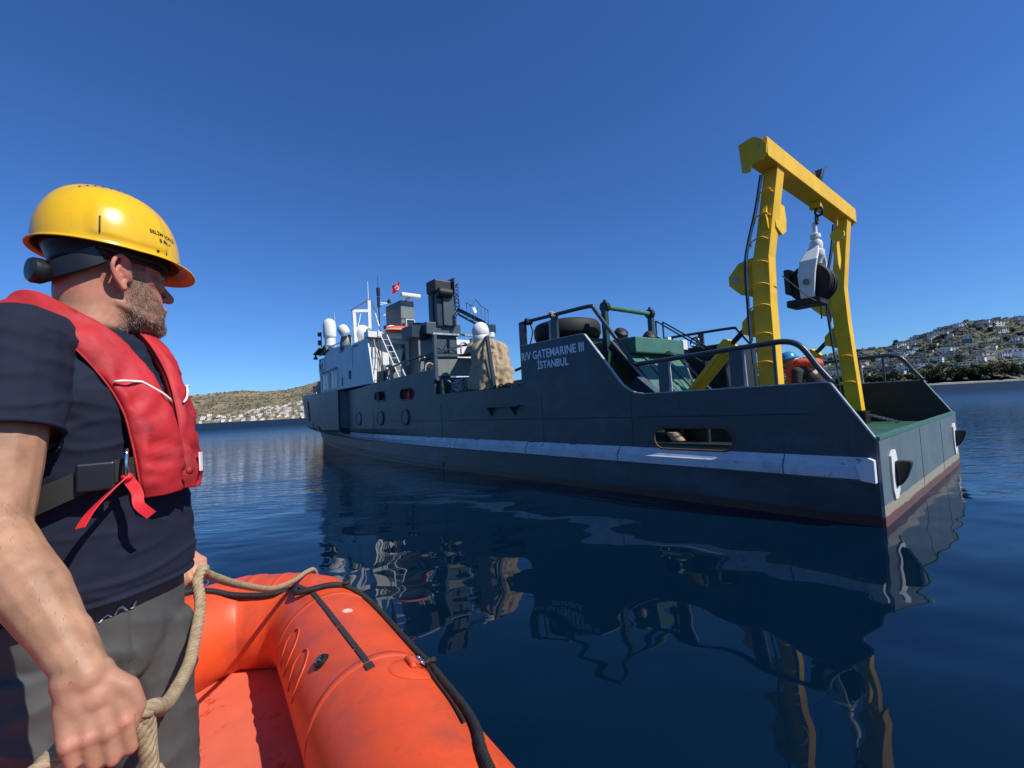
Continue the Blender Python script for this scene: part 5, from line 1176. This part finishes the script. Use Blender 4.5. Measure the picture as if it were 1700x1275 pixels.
def shirt_cut(c, n):
    if c.z < 1.160: return True
    t = (c-cuff_p).dot(cdir)
    if t > .004 and (c-cuff_p-cdir*t).length < .088 and t < .06 and c.y < .812: return True
    q = lerp3(S2, E2, .58)
    if (c-q).dot(cd2) > .004 and (c-q).length < .12 and c.y > 1.21: return True
    if c.z > 1.703 and (c.xy-Vector((-.925, 1.0))).length < .075: return True
    return False
sh = remeshed(T, 't_shirt', mshirt, None, .0042, 5, shirt_fn, shirt_cut); md = sh.modifiers.new('s', 'SOLIDIFY'); md.thickness = .003; md.offset = -1; mp(sh)
# hem lines
mb = MB(); mb.tube([lerp3(S_, E_, .508)+(Vector((cos(a), sin(a), 0))-cdir*cdir.dot(Vector((cos(a), sin(a), 0)))).normalized()*.0705 for a in np.linspace(0, 2*pi, 40, endpoint=False)], .0050, 8, closed=True); mp(mb.build('sleeve_hem', mshirt, None, smooth=True))
# --- trousers
P_ = MB()
ringloft(P_, [(-.925, 1.0, 1.175, .128, .168, -20), (-.928, 1.0, 1.12, .130, .170, -20), (-.93, 1.0, 1.04, .130, .172, -20), (-.93, 1.0, .99, .115, .16, -20), (-.93, 1.0, .95, .08, .12, -20)], 48)
hd = RAD(-20); pf = Vector((cos(hd), sin(hd), 0)); pl = Vector((-sin(hd), cos(hd), 0)); PC = Vector((-.930, 1.0, 0))
for s in (-1, 1):
    o_ = PC+pl*.088*s
    ringloft(P_, [((o_+pf*.012).x, (o_+pf*.012).y, 1.06, .105, .090, -20), ((o_+pf*.02).x, (o_+pf*.02).y, .95, .108, .092, -20), ((o_+pf*.02+pl*.01*s).x, (o_+pf*.02+pl*.01*s).y, .80, .090, .084, -20), ((o_+pf*.015+pl*.02*s).x, (o_+pf*.015+pl*.02*s).y, .62, .088, .082, -20), ((o_+pf*.01+pl*.03*s).x, (o_+pf*.01+pl*.03*s).y, .40, .078, .075, -20), ((o_+pf*.0+pl*.03*s).x, (o_+pl*.03*s).y, .20, .08, .078, -20)], 40)
def tr_fn(c, n):
    r = c-PC; f = r.dot(pf); l = r.dot(pl); z = c.z
    a = noise.noise(Vector((f*5+l*3, l*7+z*6, z*9))); w_ = .0085*max(0, 1-abs(a)*2.6)*sm(z, 1.18, 1.0)
    if f > 0: w_ += .008*max(0, 1-abs(noise.noise(Vector((l*16, 0, z*5+l*12))))*3)*max(0, 1-abs(z-1.0)/.12)
    w_ += .004*noise.noise(c*6)
    if f > .05 and abs(l-.004) < .004 and z > 1.0: w_ -= .003
    if abs(abs(l-.1)-.09) < .003 and f > 0 and z > 1.02: w_ -= .002
    return w_
tr = remeshed(P_, 'trousers', mtrou, None, .0052, 5, tr_fn, lambda c, n: c.z > 1.168); mp(tr)
mb = MB()
for k in range(7):
    t = k/6; 
    q = PC+pf*(.123-.03*t)+pl*(-.055-.06*t)+Vector((0, 0, 1.105-.03*t+.006*sin(k*2))); q2 = PC+pf*(.123-.03*(t+.14))+pl*(-.055-.06*(t+.14))+Vector((0, 0, 1.105-.03*(t+.14)+.006*sin(k*2+2)))
    mb.tube([q+pf*.012, q2+pf*.012], .0011, 5)
from mathutils.bvhtree import BVHTree
bv_ = BVHTree.FromPolygons([v.co.copy() for v in tr.data.vertices], [tuple(p.vertices) for p in tr.data.polygons])
def on_tr(p): q = bv_.find_nearest(Vector(p)); return q[0]+q[1]*.0022
mb = MB(); zz = [(-.801, .87, 1.131), (-.794, .87, 1.139), (-.787, .87, 1.143), (-.781, .87, 1.138), (-.776, .87, 1.140), (-.770, .87, 1.150), (-.764, .87, 1.152), (-.758, .87, 1.144), (-.753, .87, 1.146), (-.748, .87, 1.146), (-.743, .87, 1.156)]
def on_tr2(p):
    o_ = Vector((-.4, .35, 1.25)); q = bv_.ray_cast(o_, (Vector(p)-o_).normalized()); return (q[0]+q[1]*.002) if q[0] is not None else on_tr(p)
zz = [on_tr2(Vector(p)+Vector((.004, 0, .0))) for p in zz]
for q, (a_, b_) in enumerate(zip(zz, zz[1:])):
    if q not in (3, 7): mb.tube([a_, b_], .0021 if q > 4 else .0013, 6)
mp(mb.build('paint_smear', mpipe, None, smooth=True))
for s in (-1, 1):
    mb = MB(); o_ = PC+pl*.118*s; ringloft(mb, [(o_.x+.05, o_.y-.02, .150, .135, .052, -20, 2.6), (o_.x+.05, o_.y-.02, .185, .135, .05, -20, 2.6), (o_.x+.03, o_.y-.01, .22, .11, .05, -20), (o_.x, o_.y, .26, .065, .055, -20), (o_.x, o_.y, .32, .06, .055, -20)], 28); mp(mb.build('boot', mblk, None, smooth=True))
# --- life jacket
lj = empty('life_jacket', (0, 0, 0)); lj.parent = man; lj.matrix_parent_inverse = Matrix.Translation((.91, -1.0, -.145))
def lobe(sg, nm):
    pts = [(-.118, .0, 1.748, (-.75, 0, .65), .072, .026), (-.105, .062, 1.752, (-.6, .3, .7), .074, .028), (-.055, .104, 1.752, (-.25, .5, .85), .078, .030), (.010, .112, 1.728, (.2, .45, .85), .082, .030), (.070, .098, 1.680, (.62, .38, .68), .086, .030), (.118, .076, 1.610, (.86, .35, .38), .088, .032), (.145, .058, 1.545, (.93, .33, .15), .092, .034), (.160, .050, 1.480, (.94, .33, .06), .098, .036), (.168, .045, 1.425, (.95, .3, .0), .103, .037), (.170, .042, 1.385, (.95, .3, -.05), .100, .035), (.168, .040, 1.358, (.93, .3, -.2), .082, .030)]
    ctr, outs, ws, ths = [], [], [], []
    C_ = spline([TF(p[0], sg*p[1]-.014, p[2]) for p in pts], 6); O_ = spline([cf*p[3][0]+cl_*sg*p[3][1]+Vector((0, 0, p[3][2])) for p in pts], 6); W1 = spline([Vector((p[4], p[5], 0)) for p in pts], 6)
    mb = MB(); n = 36; vs = []; piping = [[], []]; frames = []
    for i, (c, o, w_) in enumerate(zip(C_, O_, W1)):
        t = (C_[min(i+1, len(C_)-1)]-C_[max(i-1, 0)]).normalized(); o = (o-t*o.dot(t)).normalized(); wd = t.cross(o)*sg; frames.append((c, t, o, wd, w_))
        for k in range(n):
            a = 2*pi*k/n; ca, sa = cos(a), sin(a); e = 2/3.0
            x = w_.x/2*math.copysign(abs(ca)**e, ca); y = w_.y/2*math.copysign(abs(sa)**e, sa)
            f_ = 1-.55*(abs(ca)**6)                      # thin welded edges
            pz = noise.noise(Vector((c.x*11+k*.09, c.y*11, c.z*11+sg)))*.007+.0055*(1-abs(noise.noise(Vector((x*20+c.z*12, c.z*22-x*14, sg*3))))*4)*(abs(sa))
            vs.append(c+wd*x+o*(y*f_+(pz if sa > 0 else 0)))
        piping[0].append(c+wd*(w_.x/2+.001)); piping[1].append(c-wd*(w_.x/2+.001))
    m_ = len(C_); mb.add(vs, [(i*n+k, i*n+(k+1) % n, (i+1)*n+(k+1) % n, (i+1)*n+k) for i in range(m_-1) for k in range(n)]+[tuple(range(n))[::-1], tuple((m_-1)*n+k for k in range(n))])
    o = mb.build(nm, mvest, lj, smooth=True)
    for p in piping:
        mb = MB(); mb.tube(p[6:]+[], .0022, 6); mb.build('edge_binding', mvest, o, smooth=True)
    # pale reflective piping running across to the inner edge
    for i0, i1, j0, j1 in ((31, 34, -.47, .47),):
        P = []
        for q in range(15):
            t = q/14; u__ = i0+3.0*t+(0 if t < .5 else (t-.5)**1.0*6); ii = int(u__); fa, fb = frames[ii], frames[ii+1]; w__ = u__-ii; fr_ = tuple(a_.lerp(b_, w__) for a_, b_ in zip(fa, fb)); x = (j0+(j1-j0)*t)*fr_[4].x*-1
            P.append(fr_[0]+fr_[3]*x*sg*-1*(1 if sg > 0 else -1)+fr_[2]*(fr_[4].y/2*(1-.5*abs(t*2-1)**6)+.006))
        mb = MB(); mb.tube(P, .0026, 6); mb.build('piping', mpipe, o, smooth=True)
    return o, frames
lobeR, frR = lobe(-1, 'lobe'); lobeL, frL = lobe(1, 'lobe')
# white tag on the far lobe
c, t, o_, wd, w_ = frL[50]
mb = MB(); mb.box(c+o_*.026+wd*.012, (.003, .022, .042), Matrix((o_, wd, t)).transposed()); mb.build('oral_tube_tag', mpipe, lj)
c, t, o_, wd, w_ = frR[52]
mb = MB(); mb.lathe([(.008, 0), (.008, .003), (0, .004)], c+o_*.031-wd*(-.03), o_, 12); mb.build('press_stud', mvest, lj, smooth=True)
# belt, buckle and pull tapes
def band(P, wd_dir, wd, th, nm, m, par=lj):
    P = spline(P, 8); mb = MB(); vs = []
    for i, p in enumerate(P):
        t = (P[min(i+1, len(P)-1)]-P[max(i-1, 0)]).normalized(); w0 = Vector(wd_dir) if not callable(wd_dir) else wd_dir(i/(len(P)-1)); w0 = (w0-t*w0.dot(t)).normalized(); n = t.cross(w0)
        for a, b_ in ((-1, -1), (1, -1), (1, 1), (-1, 1)): vs.append(p+w0*a*wd/2+n*b_*th/2)
    N_ = len(P); mb.add(vs, [(i*4+k, i*4+(k+1) % 4, i*4+4+(k+1) % 4, i*4+4+k) for i in range(N_-1) for k in range(4)]+[(3, 2, 1, 0), tuple((N_-1)*4+k for k in range(4))])
    return mb.build(nm, m, par, smooth=True, auto=35)
def on_belt(ang, z, off=.006): 
    a = RAD(ang); c, s = cos(a), sin(a); return MC+Vector((0, 0, z))+cf*(.158+off)*math.copysign(abs(c)**.87, c)+cl_*(.192+off)*math.copysign(abs(s)**.87, s)
band([on_belt(a, z, .009) for a, z in ((-178, 1.33), (-150, 1.33), (-125, 1.335), (-105, 1.345), (-85, 1.365), (-68, 1.388), (-50, 1.41), (-35, 1.418), (-20, 1.42))], (0, 0, 1), .042, .003, 'belt', mweb)
band([on_belt(a, z, .009) for a, z in ((178, 1.375), (140, 1.37), (100, 1.375), (60, 1.39), (20, 1.42), (-8, 1.42))], (0, 0, 1), .042, .003, 'belt', mweb)
c = on_belt(-50, 1.411, .018); R3 = Matrix((cf*.5-cl_*.85, cf*.85+cl_*.5, Vector((0, 0, 1)))).transposed()
mb = MB(); mb.box(c, (.014, .055, .052), R3); mb.build('buckle', mharn, lj, bevel=.004)

rc = on_belt(-36, 1.428, .026)
mb = MB(); mb.tube([rc+(cf*-.5+cl_*.85)*.010*cos(a)+Vector((0, 0, .028*sin(a))) for a in np.linspace(0, 2*pi, 20, endpoint=False)], .0032, 8, closed=True); mb.build('steel_ring', mchrome, lj, smooth=True)
b0 = rc+Vector((0, 0, -.024))
band([b0, b0+Vector((-.006, -.03, -.022)), b0+Vector((-.012, -.062, -.050)), b0+Vector((-.010, -.085, -.074))], (.5, .4, .6), .018, .0018, 'pull_tape', mredweb)
band([b0, b0+Vector((.012, .008, -.03)), b0+Vector((.018, .006, -.055)), b0+Vector((.030, .020, -.078))], (.7, .6, .1), .018, .0018, 'pull_tape', mredweb)
mb = MB(); mb.ball(b0, .010, 10, (1, 1, .8)); mb.build('tape_knot', mredweb, lj, smooth=True)

# --- helmet
hm = empty('helmet', (0, 0, 0)); hm.parent = man; hm.matrix_parent_inverse = Matrix.Translation((.91, -1.0, -.145))
def shell(th, t, off=0.):
    """th around (0 = front), t 0 rim .. 1 crown"""
    c, s = cos(th), sin(th); e = 2.35; q = max(0., 1-t**2.35)**(1/2.15)
    ax_ = (.134 if c > 0 else .132)*q+off; by = .112*q+off
    x = ax_*c; y = by*s; z = .176+.150*t+off*t
    z -= .016*max(0, c)**3*(1-t)**1.5; z += .008*max(0, -c)*(1-t)-.006*s*s*(1-t)
    # crown ridge and side panels
    rdg = math.exp(-(y/.024)**4)*sm(t, .45, .8)*.0045; z += rdg
    sp = .0032*(sm(abs(s), .55, .75))*sm(t, .05, .12)*(1-sm(t, .55, .70))*(1 if abs(math.degrees(math.atan2(abs(s), c))-95) < 32 else 0)
    return HF(x+c*sp, y+s*sp, z)
mb = MB(); nt_, na = 30, 96; vs = []
ts = [(-1, 0), (0, 0)]+[(0, (i/nt_)**1.15) for i in range(1, nt_+1)]
for kind, t in ts:
    for k in range(na):
        th = 2*pi*k/na; p = shell(th, t)
        if kind == -1:
            c, s = cos(th), sin(th); lip = .009+.026*max(0, c)**2.2; d = hf*c+hl*s; p = p+d*lip+Vector((0, 0, -.004-.012*max(0, c)**2.2))
        vs.append(p)
mb.add(vs, [(i*na+k, i*na+(k+1) % na, (i+1)*na+(k+1) % na, (i+1)*na+k) for i in range(len(ts)-1) for k in range(na)]); 
so_ = mb.build('helmet_shell', [mhel, mhelin], hm, smooth=True); md = so_.modifiers.new('s', 'SOLIDIFY'); md.thickness = .0030; md.offset = -1; md.material_offset = 1; md.material_offset_rim = 0
dots = MB()
for k in range(13):
    t = .60+.033*k; 
    for s_ in (-1, 1):
        # along the ridge edge: fixed y, moving forward to back
        xx = .098-.0140*k; yy = .036*s_; best = None
        for tt in np.linspace(.3, .985, 60):
            q = max(0., 1-tt**2.35)**(1/2.15); A_ = .133*q; B_ = .112*q
            v_ = (xx/A_)**2+(yy/B_)**2 if A_ > 1e-4 else 9
            if best is None or abs(v_-1) < best[0]: best = (abs(v_-1), tt)
        p = shell(math.atan2(yy/.112, xx/.133), best[1], .0006); d = (p-HF(0, 0, .14)).normalized(); mb = MB(); mb.lathe([(.0022, -.001), (.0022, .0006), (0, .0006)], p, d, 10); mb.build('vent_hole', mharn, hm)
for ang, t0, t1, w_ in ((-118, .10, .34, .0016), (-62, .05, .14, .0016), (-119, .1, .1, 0)):
    if w_:
        mb = MB(); mb.tube([shell(RAD(ang), t0+(t1-t0)*i/6, .0003) for i in range(7)], w_, 6); mb.build('side_slot', mharn, hm, smooth=True)
for ang, t in ((-72, .06), (-40, .035)):
    p = shell(RAD(ang), t, .0006); d = (p-HF(0, 0, .19)).normalized(); mb = MB(); mb.lathe([(.0032, -.001), (.0032, .0007), (0, .0007)], p, d, 12); mb.build('rivet', mharn, hm)
def shell_text(body, ang0, t0, size, nm):
    cu = bpy.data.curves.new(nm, 'FONT'); cu.body = body; cu.size = size; cu.align_x = 'CENTER'; cu.offset = size*.012; cu.resolution_u = 2; tmp = bpy.data.objects.new('tmp', cu); COL.objects.link(tmp); bpy.context.view_layer.update()
    me = bpy.data.meshes.new_from_object(tmp.evaluated_get(bpy.context.evaluated_depsgraph_get())); bpy.data.objects.remove(tmp); me.name = nm
    for v in me.vertices:
        th = RAD(ang0)+v.co.x/.125; t = t0+v.co.y/.150; v.co = shell(th, max(t, .01), .0009)
    me.materials.clear(); me.materials.append(mharn); o = bpy.data.objects.new(nm, me); COL.objects.link(o); o.parent = hm
shell_text('SELİM GÖKÇE', -63, .30, .0115, 'helmet_lettering'); shell_text('B RH +', -63, .20, .0115, 'helmet_lettering')
# harness band and ratchet
mb = MB(); vs = []; na = 64
for zi in range(4):
    for k in range(na):
        th = 2*pi*k/na; c, s = cos(th), sin(th); low = .150-.020*max(0, -c)**1.5-.004*max(0, c); z = low+(.190-low)*zi/3
        fl_ = (zi/3)**2*.020; vs.append(HF((.104+fl_)*c-.002, (.0815+fl_)*s, z))
mb.add(vs, [(i*na+k, i*na+(k+1) % na, (i+1)*na+(k+1) % na, (i+1)*na+k) for i in range(3) for k in range(na)]); o = mb.build('headband', mharn, hm, smooth=True); md = o.modifiers.new('s', 'SOLIDIFY'); md.thickness = .004; md.offset = 1
band([HF(.01*0-.055, -.082, .150), HF(-.080, -.068, .132), HF(-.102, -.040, .118), HF(-.112, 0, .112), HF(-.102, .040, .118), HF(-.055, .082, .150)], (0, 0, 1), .036, .010, 'nape_strap', mharn, hm)
mb = MB(); mb.lathe([(.0, -.006), (.023, -.006), (.026, 0), (.026, .014), (.022, .019), (.014, .021), (0, .021)], HF(-.118, -.0, .112), -hf, 24); mb.build('ratchet_knob', mharn, hm, smooth=True, auto=35)
band([HF(-.06, -.086, .172), HF(.0, -.089, .166), HF(.06, -.078, .166), HF(.098, -.045, .160)], (0, 0, 1), .020, .006, 'side_strap', mharn, hm)

# --- beige mooring rope through both hands
HR = W_+Vector((.30, -.10, -.93)).normalized()*.082-Vector((.60, -.70, .30)).normalized()*.024
aR = Vector((.74, .66, .12)).normalized()
HL = Vector((-.826, 1.19, 1.108))
rp = empty('rope', (0, 0, 0)); tag(rp, 'thick beige rope held in both hands and led over the bow of the rubber boat', 'rope')
P1 = [Vector((-1.30, 2.98, .40)), Vector((-1.27, 2.86, .555)), Vector((-1.255, 2.72, .598)), Vector((-1.20, 2.45, .645)), Vector((-1.10, 2.05, .755)), Vector((-.98, 1.62, .93)), Vector((-.875, 1.30, 1.075)), HL+Vector((0, .02, .012)), HL+Vector((.006, -.012, -.004)), Vector((-.785, 1.135, 1.06)), Vector((-.745, 1.06, 1.022)), Vector((-.697, .97, 1.004)), Vector((-.645, .86, 1.012)), Vector((-.605, .78, 1.035)), HR+aR*.060, HR+aR*.02, HR-aR*.03, HR-aR*.07+Vector((0, 0, -.02)), HR-aR*.09+Vector((0, .01, -.08)), HR-aR*.05+Vector((0, .04, -.2))]
rope_mesh(P1, .0120, 4, .052, 7, 8, .0035).build('rope_lead', mrope, rp, smooth=True)
for i, (dx, top, dr) in enumerate(((.050, .0, .035), (.040, -.02, .05), (-.052, -.01, .04))):
    a_ = HR+aR*dx; s_ = 1 if dx > 0 else -1
    P = [HR+aR*(dx*.2)+Vector((0, 0, .004*i)), a_+Vector((0, 0, -.005)), a_+aR*.022*s_+Vector((.01*i-.02, 0, -.06)), a_+aR*.02*s_+Vector((.012*i-.02, .01, -.16)), a_+Vector((.01*i, .03, -.30)), a_+Vector((0, .06, -.33-.02*i)), a_+Vector((-.03, .07, -.28)), a_+Vector((-.02, .05, -.12))]
    rope_mesh(P, .0110, 4, .048, 7, 8, .004).build('rope_coil', mrope, rp, smooth=True)

# ------------------------------------------------------------------ crew member bending over on the stern deck
crew = on_ship('person', 'crew member in blue helmet and orange vest bending down behind the stern bulwark', 'person')
def SP(u, v, z): return Vector((u, -v, z))
B2 = MB()
hip = SP(.86, 1.55, 1.46); chest = SP(1.08, 1.55, 1.77); hd_ = SP(1.27, 1.52, 1.94)
chain(B2, [(hip, .14), (hip.lerp(chest, .5), .14), (chest, .15)]); chain(B2, [(chest, .09), (hd_+Vector((-.08, 0, -.01)), .06)])
B2.ball(hd_, .105, 16, (1.05, .82, 1.1)); cap(B2, hd_+Vector((.10, 0, -.035)), hd_+Vector((.125, 0, -.05)), .014, .012)
for s in (-1, 1):
    B2.ball(hd_+Vector((-.0, .088*s, -.01)), .024, 8, (1, .5, 1.4))
    sh_ = chest+Vector((.06, .18*s, .0)); el = sh_+Vector((.02, .05*s, -.30)); wr = el+Vector((.18, -.04*s, -.20)); chain(B2, [(sh_, .055), (el, .042), (wr, .028)])
    for q in range(4):
        f0 = wr+Vector((.05, (q-1.5)*.02, -.05)); chain(B2, [(wr, .018), (f0, .013), (f0+Vector((.03, 0, -.03)), .009), (f0+Vector((.025, 0, -.06)), .008)])
    chain(B2, [(wr, .018), (wr+Vector((.02, -.035*s, -.04)), .012), (wr+Vector((.05, -.04*s, -.065)), .009)])
    chain(B2, [(hip+Vector((0, .09*s, 0)), .10), (SP(1.02, 1.55, 1.14)+Vector((0, .11*s, 0)), .065), (SP(.88, 1.55, .88)+Vector((0, .12*s, 0)), .05)])
mskin2 = mat('skin_tanned', (.42, .21, .13), .5)
remeshed(B2, 'body', mskin2, crew, .010, 3)
B3 = MB(); chain(B3, [(hip, .145), (hip.lerp(chest, .5), .145), (chest, .15), (chest+Vector((.10, 0, .0)), .11)])
for s in (-1, 1): sh_ = chest+Vector((.06, .18*s, .0)); chain(B3, [(chest, .1), (sh_, .075), (sh_+Vector((.01, .03*s, -.14)), .068)])
remeshed(B3, 't_shirt', mat('dark_grey_shirt', (.025, .024, .03), .85), crew, .011, 3, lambda c, n: .012*noise.noise(c*9))
B4 = MB()
for s in (-1, 1): chain(B4, [(hip+Vector((0, .08*s, 0)), .13), (SP(1.02, 1.55, 1.14)+Vector((0, .11*s, 0)), .085), (SP(.88, 1.55, .93)+Vector((0, .12*s, 0)), .07)])
remeshed(B4, 'trousers', mtrou, crew, .012, 3, lambda c, n: .012*noise.noise(c*8))
for s in (-1, 1): mb = MB(); mb.box(SP(.93, 1.55, .845)+Vector((0, .12*s, 0)), (.27, .1, .09)); mb.build('boot', mblk, crew, bevel=.03)
B5 = MB()
for s in (-1, 1): chain(B5, [(chest+Vector((-.14, .06*s, .12)), .07), (chest+Vector((.04, .10*s, .13)), .075), (chest+Vector((.18, .11*s, .02)), .07), (chest+Vector((.16, .10*s, -.14)), .06)])
chain(B5, [(chest+Vector((-.14, -.06, .12)), .07), (chest+Vector((-.14, .06, .12)), .07)])
remeshed(B5, 'life_vest', mat('orange_red_vest', (.66, .07, .03), .7), crew, .011, 3, lambda c, n: .010*noise.noise(c*14))
mb = MB(); mb.lathe([(.155, -.01), (.128, 0), (.126, .03), (.115, .07), (.085, .105), (.04, .122), (0, .125)], hd_+Vector((.03, 0, .035)), (.35, 0, .95), 28); mb.build('helmet', mat('blue_helmet_plastic', (.03, .22, .50), .25), crew, smooth=True)
